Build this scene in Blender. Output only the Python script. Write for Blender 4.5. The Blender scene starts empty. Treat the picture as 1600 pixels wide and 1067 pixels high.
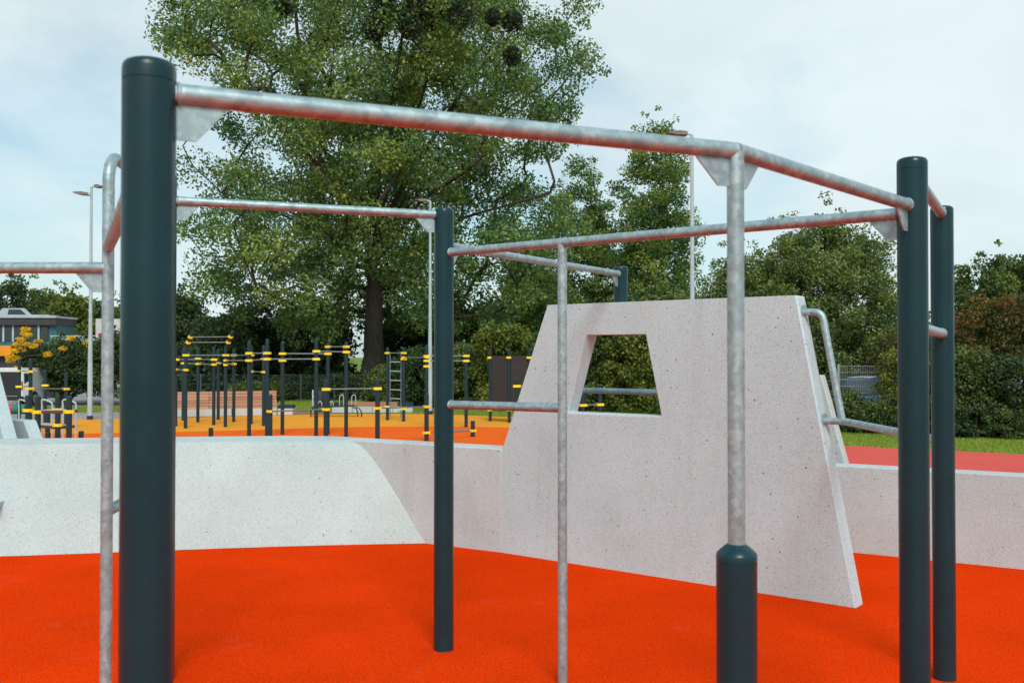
import bpy, bmesh, math, random
import numpy as np
from mathutils import Vector, Matrix

random.seed(7)
RNG = np.random.default_rng(11)
scene = bpy.context.scene
COL = scene.collection
R = math.radians

# ------------------------------------------------------------------ camera
F = 1556.0      # focal length in photo pixels (35 mm on a 36 mm wide sensor)
HZ = 556.0      # horizon row in the photo
CH = 1.676      # camera height over the play floor
cam_data = bpy.data.cameras.new('camera')
cam_data.lens = 35.0
cam_data.sensor_width = 36.0
cam_data.clip_end = 3000
cam_data.dof.use_dof = True
cam_data.dof.focus_distance = 9.5
cam_data.dof.aperture_fstop = 5.6
cam = bpy.data.objects.new('camera', cam_data)
cam.location = (0, 0, CH)
cam.rotation_euler = (R(90) + math.atan(22.5 / F), 0, 0)
COL.objects.link(cam)
scene.camera = cam

# ------------------------------------------------------------------ world, sun, exposure
SUN_EL, SUN_AZ = R(44), math.atan2(0.14, -0.90)      # azimuth measured from +Y towards +X
world = bpy.data.worlds.new('World')
scene.world = world
world.use_nodes = True
wt = world.node_tree
wt.nodes.clear()
def wn(t, **kw):
    n = wt.nodes.new(t)
    for k, v in kw.items():
        setattr(n, k, v)
    return n
out = wn('ShaderNodeOutputWorld')
bg = wn('ShaderNodeBackground')
bg.inputs['Strength'].default_value = 0.10
sky = wn('ShaderNodeTexSky', sky_type='NISHITA')
sky.sun_disc = False
sky.sun_elevation = SUN_EL
sky.sun_rotation = SUN_AZ
sky.air_density = 1.0
sky.dust_density = 1.5
tc = wn('ShaderNodeTexCoord')
sep = wn('ShaderNodeSeparateXYZ')
wt.links.new(tc.outputs['Generated'], sep.inputs[0])
zc = wn('ShaderNodeMath', operation='MAXIMUM'); zc.inputs[1].default_value = 0.0
wt.links.new(sep.outputs['Z'], zc.inputs[0])
zo = wn('ShaderNodeMath', operation='ADD'); zo.inputs[1].default_value = 0.34
wt.links.new(zc.outputs[0], zo.inputs[0])
dx = wn('ShaderNodeMath', operation='DIVIDE'); dy = wn('ShaderNodeMath', operation='DIVIDE')
wt.links.new(sep.outputs['X'], dx.inputs[0]); wt.links.new(zo.outputs[0], dx.inputs[1])
wt.links.new(sep.outputs['Y'], dy.inputs[0]); wt.links.new(zo.outputs[0], dy.inputs[1])
cmb = wn('ShaderNodeCombineXYZ')
wt.links.new(dx.outputs[0], cmb.inputs[0]); wt.links.new(dy.outputs[0], cmb.inputs[1])
def wnoise(scale, detail, rough, off, dist=0.0):
    m = wn('ShaderNodeMapping'); m.inputs['Location'].default_value = off
    wt.links.new(cmb.outputs[0], m.inputs['Vector'])
    n = wn('ShaderNodeTexNoise'); n.inputs['Scale'].default_value = scale
    n.inputs['Detail'].default_value = detail; n.inputs['Roughness'].default_value = rough
    n.inputs['Distortion'].default_value = dist
    wt.links.new(m.outputs[0], n.inputs['Vector'])
    return n
def wramp(src, p0, p1, c0=(0, 0, 0, 1), c1=(1, 1, 1, 1)):
    r = wn('ShaderNodeValToRGB')
    r.color_ramp.elements[0].position = p0; r.color_ramp.elements[1].position = p1
    r.color_ramp.elements[0].color = c0; r.color_ramp.elements[1].color = c1
    wt.links.new(src, r.inputs[0])
    return r
cover = wramp(wnoise(1.1, 7, 0.55, (8.8, 0.7, 1.9), 0.25).outputs['Fac'], 0.33, 0.60)
shade = wramp(wnoise(1.9, 8, 0.55, (9.1, 4.3, 2.0), 0.3).outputs['Fac'], 0.34, 0.68,
              (4.2, 4.85, 5.05, 1), (4.95, 5.6, 5.8, 1))
veil = wn('ShaderNodeMath', operation='MULTIPLY_ADD'); veil.inputs[1].default_value = 0.82; veil.inputs[2].default_value = 0.15
wt.links.new(cover.outputs[0], veil.inputs[0])
mix = wn('ShaderNodeMix', data_type='RGBA')
wt.links.new(veil.outputs[0], mix.inputs['Factor'])
teal = wn('ShaderNodeMix', data_type='RGBA', blend_type='MULTIPLY'); teal.inputs['Factor'].default_value = 1.0
teal.inputs['B'].default_value = (0.56, 0.80, 0.76, 1)
wt.links.new(sky.outputs[0], teal.inputs['A']); wt.links.new(teal.outputs['Result'], mix.inputs['A']); wt.links.new(shade.outputs[0], mix.inputs['B'])
wt.links.new(mix.outputs['Result'], bg.inputs['Color'])
wt.links.new(bg.outputs[0], out.inputs[0])

sun_data = bpy.data.lights.new('sun', 'SUN')
sun_data.energy = 1.5
sun_data.angle = R(20)
sun_data.color = (1.0, 0.96, 0.90)
sun = bpy.data.objects.new('sun', sun_data)
sdir = Vector((math.sin(SUN_AZ) * math.cos(SUN_EL), math.cos(SUN_AZ) * math.cos(SUN_EL), math.sin(SUN_EL)))
sun.rotation_euler = sdir.to_track_quat('Z', 'Y').to_euler()
sun.location = (10, -10, 20)
COL.objects.link(sun)

scene.view_settings.view_transform = 'Standard'
scene.view_settings.look = 'None'
scene.view_settings.gamma = 1.0
scene.view_settings.exposure = 0.80
scene.cycles.use_denoising = True
scene.cycles.max_bounces = 8
scene.cycles.transparent_max_bounces = 6
scene.render.film_transparent = False

# ------------------------------------------------------------------ materials
def lin(r, g, b):
    f = lambda c: (c / 255 / 12.92) if c / 255 <= 0.04045 else ((c / 255 + 0.055) / 1.055) ** 2.4
    return (f(r), f(g), f(b), 1)
class Mat:
    def __init__(s, name, base, rough=0.6, metal=0.0, spec=0.5):
        s.m = bpy.data.materials.new(name); s.m.use_nodes = True
        s.t = s.m.node_tree
        s.p = s.t.nodes['Principled BSDF']
        s.p.inputs['Base Color'].default_value = base
        s.p.inputs['Roughness'].default_value = rough
        s.p.inputs['Metallic'].default_value = metal
        s.p.inputs['Specular IOR Level'].default_value = spec
        s._co = None
    def n(s, t, **kw):
        x = s.t.nodes.new(t)
        for k, v in kw.items(): setattr(x, k, v)
        return x
    def l(s, a, b): s.t.links.new(a, b)
    def co(s):
        if s._co is None: s._co = s.n('ShaderNodeTexCoord').outputs['Object']
        return s._co
    def noise(s, scale, detail=4, rough=0.5, stretch=None):
        x = s.n('ShaderNodeTexNoise'); x.inputs['Scale'].default_value = scale
        x.inputs['Detail'].default_value = detail; x.inputs['Roughness'].default_value = rough
        if stretch:
            m = s.n('ShaderNodeMapping'); m.inputs['Scale'].default_value = stretch
            s.l(s.co(), m.inputs[0]); s.l(m.outputs[0], x.inputs['Vector'])
        else: s.l(s.co(), x.inputs['Vector'])
        return x.outputs['Fac']
    def voro(s, scale, feature='F1'):
        x = s.n('ShaderNodeTexVoronoi'); x.feature = feature; x.inputs['Scale'].default_value = scale
        s.l(s.co(), x.inputs['Vector']); return x
    def ramp(s, src, stops):
        r = s.n('ShaderNodeValToRGB'); e = r.color_ramp.elements
        while len(e) < len(stops): e.new(0.5)
        for i, (p, c) in enumerate(stops):
            e[i].position = p; e[i].color = c if len(c) == 4 else (*c, 1)
        s.l(src, r.inputs[0]); return r.outputs[0]
    def mix(s, fac, a, b, mode='MIX'):
        x = s.n('ShaderNodeMix', data_type='RGBA', blend_type=mode)
        for k, v in (('Factor', fac), ('A', a), ('B', b)):
            if hasattr(v, 'links'): s.l(v, x.inputs[k])
            else: x.inputs[k].default_value = v
        return x.outputs['Result']
    def math(s, op, a, b=None, c=None):
        x = s.n('ShaderNodeMath', operation=op)
        for i, v in enumerate((a, b, c)):
            if v is None: continue
            if hasattr(v, 'links'): s.l(v, x.inputs[i])
            else: x.inputs[i].default_value = v
        return x.outputs[0]
    def base(s, o): s.l(o, s.p.inputs['Base Color']); return s
    def rough(s, o): s.l(o, s.p.inputs['Roughness']); return s
    def bump(s, h, strength=0.3, dist=0.01):
        b = s.n('ShaderNodeBump'); b.inputs['Strength'].default_value = strength
        b.inputs['Distance'].default_value = dist
        s.l(h, b.inputs['Height']); s.l(b.outputs[0], s.p.inputs['Normal']); return s
def g(v): return (v, v, v, 1)
M = {}
def rubber(name, c, d=0.8, grain=1.0):
    m = Mat(name, c, 1.0, 0, 0.0)
    v = m.voro(230)
    dark = tuple(x * 0.45 for x in c[:3]) + (1,)
    light = tuple(min(1, x * 1.12 + 0.005) for x in c[:3]) + (1,)
    spk = m.ramp(v.outputs['Color'], [(0.0, dark), (0.42, c), (1.0, light)])
    big = m.noise(0.7, 5, 0.6)
    tone = m.ramp(big, [(0.3, g(d)), (0.7, g(1.0))])
    fine = m.ramp(m.noise(75, 3, 0.75), [(0.32, g(0.76)), (0.66, g(1.10))])
    col = m.mix(1.0, m.mix(1.0, spk, tone, 'MULTIPLY'), fine, 'MULTIPLY')
    # small scuffs and dust marks
    du = m.ramp(m.noise(2.3, 9, 0.72), [(0.60, g(0)), (0.78, g(0.16))])
    col = m.mix(du, col, (0.42, 0.27, 0.2, 1))
    m.base(col)
    h = m.math('ADD', m.math('MULTIPLY', v.outputs['Distance'], -1.0), m.math('MULTIPLY', m.noise(60, 3), 1.2))
    m.bump(h, 0.55 * grain, 0.006)
    return m.m
M['rub_red'] = rubber('rubber_orange_red', (0.95, 0.054, 0.0030, 1), 0.78)
M['rub_orange'] = rubber('rubber_orange', (0.90, 0.150, 0.022, 1), 0.92, 0.5)
M['rub_yellow'] = rubber('rubber_amber', (0.86, 0.36, 0.045, 1), 0.92, 0.5)
M['rub_pink'] = rubber('rubber_coral', (0.74, 0.125, 0.105, 1), 0.92, 0.5)

def concrete(name, c, pits=1.0, warm=0.35, stain=0.0):
    m = Mat(name, c, 0.9, 0, 0.3)
    big = m.ramp(m.noise(1.1, 6, 0.6), [(0.3, g(0.86)), (0.7, g(1.04))])
    fine = m.ramp(m.noise(120, 3, 0.7), [(0.3, g(0.82)), (0.7, g(1.08))])
    col = m.mix(1.0, m.mix(1.0, c, big, 'MULTIPLY'), fine, 'MULTIPLY')
    # coloured aggregate
    v = m.voro(78)
    wm = m.ramp(v.outputs['Color'], [(0.0, (0.62, 0.36, 0.24, 1)), (0.3, (0.30, 0.26, 0.24, 1)), (0.6, (0.78, 0.74, 0.70, 1)), (1, (0.55, 0.40, 0.33, 1))])
    sel = m.math('LESS_THAN', v.outputs['Distance'], 0.30)
    wn_ = m.n('ShaderNodeTexWhiteNoise'); m.l(v.outputs['Position'], wn_.inputs['Vector'])
    sel = m.math('MULTIPLY', sel, m.math('GREATER_THAN', wn_.outputs['Value'], 0.45))
    col = m.mix(m.math('MULTIPLY', sel, 0.5), col, wm)
    # pin holes
    v2 = m.voro(92)
    w2 = m.n('ShaderNodeTexWhiteNoise'); m.l(v2.outputs['Position'], w2.inputs['Vector'])
    hole = m.math('LESS_THAN', v2.outputs['Distance'], m.math('MULTIPLY', w2.outputs['Value'], 0.34))
    hole = m.math('MULTIPLY', hole, m.math('GREATER_THAN', w2.outputs['Value'], 1 - 0.42 * pits))
    col = m.mix(m.math('MULTIPLY', hole, 0.55), col, (0.09, 0.07, 0.06, 1))
    v3 = m.voro(17)
    w3 = m.n('ShaderNodeTexWhiteNoise'); m.l(v3.outputs['Position'], w3.inputs['Vector'])
    h3 = m.math('MULTIPLY', m.math('LESS_THAN', v3.outputs['Distance'], m.math('MULTIPLY', w3.outputs['Value'], 0.12)), m.math('GREATER_THAN', w3.outputs['Value'], 0.80))
    col = m.mix(m.math('MULTIPLY', h3, 0.8), col, (0.08, 0.065, 0.06, 1))
    # faint warm rust / rubber dust smudges and rain streaks
    sm = m.ramp(m.noise(1.7, 7, 0.7), [(0.55, g(0)), (0.8, g(warm))])
    col = m.mix(sm, col, (0.55, 0.30, 0.20, 1))
    st = m.ramp(m.noise(3.0, 6, 0.65, (1, 1, 0.12)), [(0.55, g(0)), (0.82, g(0.12 + stain))])
    col = m.mix(st, col, (0.20, 0.18, 0.18, 1))
    m.base(col)
    m.bump(m.math('SUBTRACT', m.noise(140, 3, 0.7), m.math('ADD', hole, h3)), 0.35, 0.006)
    return m.m
M['conc'] = concrete('concrete_aggregate', (0.52, 0.65, 0.675, 1), 0.9, 0.26, 0.12)
M['conc_wall'] = concrete('concrete_pinkish', (0.51, 0.595, 0.60, 1), 1.2, 0.26, 0.14)
M['conc_bank'] = concrete('concrete_smooth', (0.495, 0.58, 0.57, 1), 0.65, 0.10, 0.04)
M['conc_plain'] = concrete('concrete_pale', (0.53, 0.56, 0.55, 1), 0.4, 0.08)

def galv():
    m = Mat('galvanised_steel', (0.55, 0.57, 0.58, 1), 0.42, 0.5)
    v = m.voro(55)
    sp = m.ramp(v.outputs['Color'], [(0, (0.275, 0.405, 0.435, 1)), (0.5, (0.35, 0.485, 0.51, 1)), (1, (0.48, 0.61, 0.63, 1))])
    bl = m.ramp(m.noise(14, 5, 0.65), [(0.35, g(0.72)), (0.65, g(1.05))])
    col = m.mix(1.0, sp, bl, 'MULTIPLY')
    ru = m.ramp(m.noise(9, 6, 0.7), [(0.66, g(0)), (0.78, g(0.35))])
    col = m.mix(ru, col, (0.16, 0.15, 0.145, 1))
    m.base(col)
    m.rough(m.ramp(m.noise(30, 4), [(0.3, g(0.36)), (0.7, g(0.58))]))
    m.bump(m.noise(22, 4, 0.6), 0.12, 0.004)
    return m.m
M['galv'] = galv()
def paint(name, c, rough=0.34, spec=0.5, scuff=0.25):
    m = Mat(name, c, rough, 0.0, spec)
    t = m.ramp(m.noise(3.2, 6, 0.65), [(0.3, g(0.82)), (0.7, g(1.08))])
    col = m.mix(1.0, c, t, 'MULTIPLY')
    sc = m.ramp(m.noise(26, 8, 0.8, (1, 1, 0.25)), [(0.66, g(0)), (0.8, g(scuff))])
    col = m.mix(sc, col, (0.26, 0.27, 0.27, 1))
    m.base(col)
    m.rough(m.ramp(m.noise(7, 5, 0.7), [(0.3, g(rough - 0.06)), (0.7, g(rough + 0.14))]))
    m.bump(m.noise(180, 2), 0.05, 0.002)
    return m.m
M['post'] = paint('anthracite_powder_coat', (0.003, 0.034, 0.044, 1), 0.26, 0.36, 0.4)
M['rigpost'] = paint('anthracite_rig_paint', (0.010, 0.036, 0.047, 1), 0.38, 0.35, 0.40)
M['rigbar'] = paint('grey_bar_steel', (0.13, 0.19, 0.22, 1), 0.4)
M['yellow'] = paint('yellow_clamp', (0.95, 0.68, 0.012, 1), 0.45, 0.4, 0.05)
M['black'] = paint('black_plastic', (0.02, 0.02, 0.022, 1), 0.6)
M['darkpanel'] = paint('dark_panel', (0.035, 0.036, 0.04, 1), 0.55, 0.4, 0.3)
M['deck'] = paint('brown_deck_edge', (0.085, 0.04, 0.03, 1), 0.6)
M['decktop'] = paint('pale_deck_top', (0.42, 0.41, 0.38, 1), 0.8)
M['lamp'] = paint('lamp_pole_grey', (0.38, 0.50, 0.55, 1), 0.4)
M['lamphead'] = paint('lamp_head_grey', (0.20, 0.19, 0.18, 1), 0.5)
def wood():
    m = Mat('larch_slat', (0.42, 0.20, 0.12, 1), 0.75)
    oi = m.n('ShaderNodeObjectInfo')
    t = m.ramp(oi.outputs['Random'], [(0, (0.36, 0.17, 0.10, 1)), (1, (0.52, 0.27, 0.17, 1))])
    gr = m.ramp(m.noise(6, 6, 0.7, (0.4, 12, 12)), [(0.3, g(0.7)), (0.7, g(1.1))])
    m.base(m.mix(1.0, t, gr, 'MULTIPLY')); return m.m
M['wood'] = wood()
def flat(name, c, rough=0.6, var=0.2, scale=2.0):
    m = Mat(name, c, rough)
    m.base(m.mix(1.0, c, m.ramp(m.noise(scale, 6, 0.65), [(0.3, g(1 - var)), (0.7, g(1.0 + var * 0.3))]), 'MULTIPLY'))
    return m.m
M['white'] = flat('white_paint', (0.70, 0.71, 0.71, 1), 0.4, 0.15)
M['red'] = flat('red_paint', (0.55, 0.04, 0.06, 1), 0.5)
M['green_bag'] = flat('green_fabric', (0.02, 0.20, 0.13, 1), 0.8)
M['bldg_orange'] = flat('orange_facade', (0.85, 0.27, 0.01, 1), 0.6, 0.1)
M['bldg_teal'] = flat('teal_frame', (0.02, 0.13, 0.14, 1), 0.5)
M['bldg_dark'] = flat('slate_cladding', (0.045, 0.04, 0.045, 1), 0.7)
M['bldg_white'] = flat('white_render', (0.62, 0.60, 0.57, 1), 0.8)
M['roofmetal'] = flat('zinc_roof', (0.42, 0.47, 0.50, 1), 0.45)
M['blue_car'] = flat('blue_car_paint', (0.03, 0.12, 0.28, 1), 0.25)
M['grey_car'] = flat('grey_car_paint', (0.16, 0.17, 0.18, 1), 0.25)
M['redcar'] = flat('red_car_paint', (0.45, 0.05, 0.03, 1), 0.25)
M['tyre'] = flat('tyre_rubber', (0.02, 0.02, 0.02, 1), 0.85)
M['rim'] = flat('alloy_rim', (0.4, 0.4, 0.41, 1), 0.35)
mg = Mat('window_glass', (0.012, 0.02, 0.024, 1), 0.06, 0, 0.8); M['glass'] = mg.m
M['lens'] = flat('clear_lens', (0.65, 0.65, 0.66, 1), 0.15)
M['tail'] = flat('tail_lens', (0.4, 0.01, 0.01, 1), 0.2)
def asphalt():
    m = Mat('asphalt_grey', (0.2, 0.2, 0.21, 1), 0.9)
    m.base(m.ramp(m.noise(0.4, 8, 0.7), [(0.3, (0.22, 0.215, 0.215, 1)), (0.7, (0.32, 0.315, 0.315, 1))])); return m.m
M['asphalt'] = asphalt()
def soil():
    m = Mat('lawn_soil', (0.06, 0.08, 0.02, 1), 0.95, 0, 0.2)
    a = m.ramp(m.noise(0.35, 8, 0.7), [(0.35, (0.13, 0.21, 0.022, 1)), (0.55, (0.18, 0.26, 0.035, 1)), (0.72, (0.25, 0.24, 0.09, 1))])
    f = m.ramp(m.noise(14, 6, 0.75), [(0.3, g(0.55)), (0.7, g(1.15))])
    m.base(m.mix(1.0, a, f, 'MULTIPLY')); m.bump(m.noise(9, 5, 0.7), 0.5, 0.06); return m.m
M['lawn'] = soil()
M['path'] = flat('gravel_path', (0.25, 0.17, 0.13, 1), 0.95, 0.3, 5)
def bark(name='bark', c=(0.066, 0.056, 0.046, 1)):
    m = Mat(name, c, 0.95, 0, 0.2)
    n = m.noise(3.0, 8, 0.7, (4, 4, 0.6))
    m.base(m.mix(1.0, c, m.ramp(n, [(0.3, g(0.45)), (0.7, g(1.5))]), 'MULTIPLY')); m.bump(n, 0.8, 0.08); return m.m
M['bark'] = bark()
M['bark_grey'] = bark('bark_grey', (0.11, 0.10, 0.085, 1))
def leaf(name, dark, mid, light, trans=0.35):
    m = Mat(name, mid, 0.5, 0, 0.35)
    at = m.n('ShaderNodeAttribute'); at.attribute_name = 'tint'
    c = m.ramp(at.outputs['Fac'], [(0.0, dark), (0.5, mid), (1.0, light)])
    m.base(c)
    tr = m.n('ShaderNodeBsdfTranslucent')
    m.l(m.mix(1.0, c, (1.25, 1.3, 0.7, 1), 'MULTIPLY'), tr.inputs['Color'])
    ms = m.n('ShaderNodeMixShader'); ms.inputs[0].default_value = trans
    o = m.t.nodes['Material Output']
    m.l(m.p.outputs[0], ms.inputs[1]); m.l(tr.outputs[0], ms.inputs[2]); m.l(ms.outputs[0], o.inputs[0])
    return m.m
M['leaf_poplar'] = leaf('poplar_leaf', (0.056, 0.128, 0.050, 1), (0.130, 0.228, 0.066, 1), (0.34, 0.41, 0.09, 1))
M['leaf_poplar_light'] = leaf('poplar_light_leaf', (0.065, 0.130, 0.050, 1), (0.145, 0.235, 0.065, 1), (0.34, 0.39, 0.09, 1), 0.45)
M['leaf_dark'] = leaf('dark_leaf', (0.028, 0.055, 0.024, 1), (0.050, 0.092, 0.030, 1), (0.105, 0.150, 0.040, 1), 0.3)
M['leaf_mid'] = leaf('mid_leaf', (0.047, 0.084, 0.024, 1), (0.095, 0.149, 0.035, 1), (0.203, 0.257, 0.061, 1))
M['leaf_willow'] = leaf('willow_leaf', (0.065, 0.115, 0.036, 1), (0.140, 0.205, 0.055, 1), (0.28, 0.34, 0.10, 1))
M['leaf_light'] = leaf('light_leaf', (0.075, 0.112, 0.022, 1), (0.150, 0.194, 0.031, 1), (0.275, 0.288, 0.050, 1))
M['leaf_yellow'] = leaf('yellow_leaf', (0.62, 0.34, 0.008, 1), (0.85, 0.52, 0.010, 1), (0.92, 0.64, 0.03, 1))
M['leaf_rust'] = leaf('rust_leaf', (0.045, 0.070, 0.020, 1), (0.10, 0.105, 0.026, 1), (0.26, 0.125, 0.035, 1))
M['leaf_mistle'] = leaf('mistletoe_leaf', (0.018, 0.034, 0.014, 1), (0.03, 0.05, 0.018, 1), (0.05, 0.075, 0.022, 1), 0.2)
M['grass'] = leaf('grass_blade', (0.16, 0.23, 0.025, 1), (0.25, 0.35, 0.035, 1), (0.40, 0.44, 0.09, 1), 0.3)

# ------------------------------------------------------------------ mesh helpers
class MB:
    def __init__(s): s.v = []; s.f = []
    def add(s, vs, fs):
        b = len(s.v); s.v += [tuple(p) for p in vs]; s.f += [tuple(i + b for i in q) for q in fs]; return s
    def box(s, x0, x1, y0, y1, z0, z1):
        return s.add([(x0,y0,z0),(x1,y0,z0),(x1,y1,z0),(x0,y1,z0),(x0,y0,z1),(x1,y0,z1),(x1,y1,z1),(x0,y1,z1)],
                     [(0,3,2,1),(4,5,6,7),(0,1,5,4),(1,2,6,5),(2,3,7,6),(3,0,4,7)])
    def prism(s, poly, vec):
        """poly: list of 3D points, extruded by vec"""
        n = len(poly); vec = Vector(vec)
        a = [Vector(p) for p in poly]; b = [p + vec for p in a]
        fs = [tuple(range(n - 1, -1, -1)), tuple(range(n, 2 * n))]
        fs += [(i, (i + 1) % n, (i + 1) % n + n, i + n) for i in range(n)]
        return s.add(a + b, fs)
    def lathe(s, prof, c=(0, 0, 0), seg=24):
        """prof: list of (radius, z)"""
        vs = []; n = len(prof)
        for r, z in prof:
            for k in range(seg):
                a = 2 * math.pi * k / seg
                vs.append((c[0] + r * math.cos(a), c[1] + r * math.sin(a), c[2] + z))
        fs = []
        for i in range(n - 1):
            for k in range(seg):
                k2 = (k + 1) % seg
                fs.append((i*seg+k, i*seg+k2, (i+1)*seg+k2, (i+1)*seg+k))
        fs.append(tuple(range(seg - 1, -1, -1))); fs.append(tuple((n-1)*seg + k for k in range(seg)))
        return s.add(vs, fs)
    def tube(s, pts, r, seg=16):
        pts = [Vector(p) for p in pts]; n = len(pts); vs = []
        if not isinstance(r, (list, tuple)): r = [r] * n
        up = None
        for i, p in enumerate(pts):
            t = (pts[min(i+1, n-1)] - pts[max(i-1, 0)]).normalized()
            if up is None:
                up = Vector((0, 0, 1)) if abs(t.z) < 0.9 else Vector((1, 0, 0))
            u = (up - t * up.dot(t)).normalized(); w = t.cross(u); up = u
            for k in range(seg):
                a = 2 * math.pi * k / seg
                vs.append(p + (u * math.cos(a) + w * math.sin(a)) * r[i])
        fs = []
        for i in range(n - 1):
            for k in range(seg):
                k2 = (k + 1) % seg
                fs.append((i*seg+k, i*seg+k2, (i+1)*seg+k2, (i+1)*seg+k))
        fs.append(tuple(range(seg - 1, -1, -1))); fs.append(tuple((n-1)*seg + k for k in range(seg)))
        return s.add(vs, fs)
    def mesh(s, name, off=(0, 0, 0)):
        me = bpy.data.meshes.new(name)
        me.from_pydata([(p[0]-off[0], p[1]-off[1], p[2]-off[2]) for p in s.v], [], s.f)
        bm = bmesh.new(); bm.from_mesh(me); bmesh.ops.recalc_face_normals(bm, faces=bm.faces); bm.to_mesh(me); bm.free()
        return me
def smooth(me, ang=35):
    me.polygons.foreach_set('use_smooth', [True] * len(me.polygons))
    try: me.set_sharp_from_angle(angle=R(ang))
    except Exception: pass
    return me
def tag(o, label=None, cat=None, group=None, kind=None):
    for k, v in (('label', label), ('category', cat), ('group', group), ('kind', kind)):
        if v: o[k] = v
    return o
def thing(name, loc, label, cat, group=None):
    o = bpy.data.objects.new(name, None); o.location = loc; o.empty_display_size = 0.2
    COL.objects.link(o); return tag(o, label, cat, group)
ROOTLOC = {}
def wloc(o):
    v = Vector(o.location)
    while o.parent: o = o.parent; v += Vector(o.location)
    return v
def obj(name, mb, mat, parent=None, origin=None, bevel=0, sm=True, kind=None, seg=2):
    """mb holds world coordinates; the object's origin goes to 'origin' (or the parent's)"""
    base = wloc(parent) if parent else Vector((0, 0, 0))
    o_ = Vector(origin) if origin is not None else base
    me = mb.mesh(name, o_)
    if sm: smooth(me)
    me.materials.append(M[mat] if isinstance(mat, str) else mat)
    o = bpy.data.objects.new(name, me); COL.objects.link(o)
    o.parent = parent; o.location = o_ - base
    if bevel:
        b = o.modifiers.new('bevel', 'BEVEL'); b.width = bevel; b.segments = seg; b.limit_method = 'ANGLE'; b.angle_limit = R(35)
        b.harden_normals = False
    if kind: o['kind'] = kind
    return o
SHARED = {}
def inst(name, key, parent, loc, rotz=0.0, scale=None):
    o = bpy.data.objects.new(name, SHARED[key]); COL.objects.link(o)
    o.parent = parent; o.location = Vector(loc) - (wloc(parent) if parent else Vector((0, 0, 0))); o.rotation_euler = (0, 0, rotz)
    if scale: o.scale = scale
    return o
def share(key, mb, mat):
    me = smooth(mb.mesh(key)); me.materials.append(M[mat]); SHARED[key] = me
def P(x, s, y=None, z=None):
    """photo column x, pixels-per-metre s at that distance, photo row y (or height z) -> world point"""
    return Vector(((x - 800) / s, F / s, CH + (HZ - y) / s if z is None else z))
OG = -0.5                                  # level of the ground outside the parkour pit
def sg(y): return (y - HZ) / (CH - OG)     # scale of a thing standing on the outer ground at row y

# ------------------------------------------------------------------ ground sheets
def sheet(name, poly, z, mat, kind='structure'):
    mb = MB(); mb.add([(x, y, z) for x, y in poly], [tuple(range(len(poly)))])
    o = obj(name, mb, mat, sm=False); o['kind'] = kind; return o
def arc_pts(pts, n=24):
    """Catmull-Rom through pts"""
    res = []
    p = [Vector(q) for q in pts]; p = [p[0]*2 - p[1]] + p + [p[-1]*2 - p[-2]]
    for i in range(1, len(p) - 2):
        for k in range(n):
            t = k / n
            a, b, c, d = p[i-1], p[i], p[i+1], p[i+2]
            res.append(0.5 * ((2*b) + (c-a)*t + (2*a-5*b+4*c-d)*t*t + (3*b-a-3*c+d)*t*t*t))
    res.append(p[-2]); return res
sheet('ground', [(-700, -400), (700, -400), (700, 1200), (-700, 1200)], OG - 0.012, 'lawn')
sheet('road', [(-80, 42), (-13, 42), (-10.5, 50), (-10.5, 72), (-80, 110)], OG - 0.008, 'asphalt')
sheet('pavement', [(-60, 31), (-19, 34.05), (-13.7, 34.65), (-13.4, 38.6), (-60, 38.6)], OG - 0.0095, 'asphalt')
sheet('path', [(-9.3, 37.0), (-6.8, 37.0), (-6.2, 46.5), (-13, 46.5)], OG - 0.004, 'path')
far_edge = [(v.x, v.y) for v in arc_pts([(-34, 30.5), (-19, 34.0), (-13.6, 34.6), (-11, 35.6), (-8, 37.0), (-4, 37.6), (-1, 36.2), (2.5, 33.5), (6, 29)], 8)]
sheet('play_surface_amber', [(-34, 9.6)] + far_edge + [(8, 24), (8, 8)], OG - 0.004, 'rub_yellow')
or_edge = [(v.x, v.y) for v in arc_pts([(-30, 27.2), (-19, 27.6), (-12, 28.0), (-8, 29.2), (-4.5, 30.6), (0, 30.4), (5, 28.4)], 8)]
sheet('play_surface_orange', [(-30, 9.4)] + or_edge + [(7, 8)], OG, 'rub_orange')
sheet('play_surface_coral', [(4.2, 9.0), (3.6, 26.0), (8.0, 24.2), (11.4, 22.0), (24, 15.8), (24, -6), (6, -6)], OG + 0.004, 'rub_pink')
# darker coral band hugging the wall (a second shade of rubber)
# ------------------------------------------------------------------ parkour floor and walls
WD = Vector((0.853, -0.522, 0)).normalized()       # run of the low walls
WN = Vector((0.522, 0.853, 0)).normalized()        # their outward side
L0 = Vector((-0.082, 8.52, 0)); R0 = Vector((2.287, 6.652, 0))
SD = (R0 - L0).normalized(); SN = Vector((-SD.y, SD.x, 0))   # slab run, and away-from-camera normal
wall_far = L0 - WD * 1.62
floor_poly = [(-14, -12), (14, -12), (14, 1.9)]
rw0, rw1 = Vector((2.92, 8.52, 0)), Vector((4.03, 7.84, 0))
rwd = (rw1 - rw0).normalized(); rwn = Vector((-rwd.y, rwd.x, 0))
ext = lambda t, d: rw0 + rwd * t + rwn * d
floor_poly += [tuple(ext(9.0, 0.1)[:2]), tuple(ext(-2.2, 0.1)[:2])]
floor_poly += [(0.1, 9.0), (-1.2, 9.45), (-3.0, 9.2), (-8.2, 8.6), (-14, 7.9)]
mb = MB(); mb.prism([(x, y, -0.52) for x, y in floor_poly], (0, 0, 0.52))
o = obj('play_floor', mb, 'rub_red', sm=False); o['kind'] = 'structure'

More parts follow.
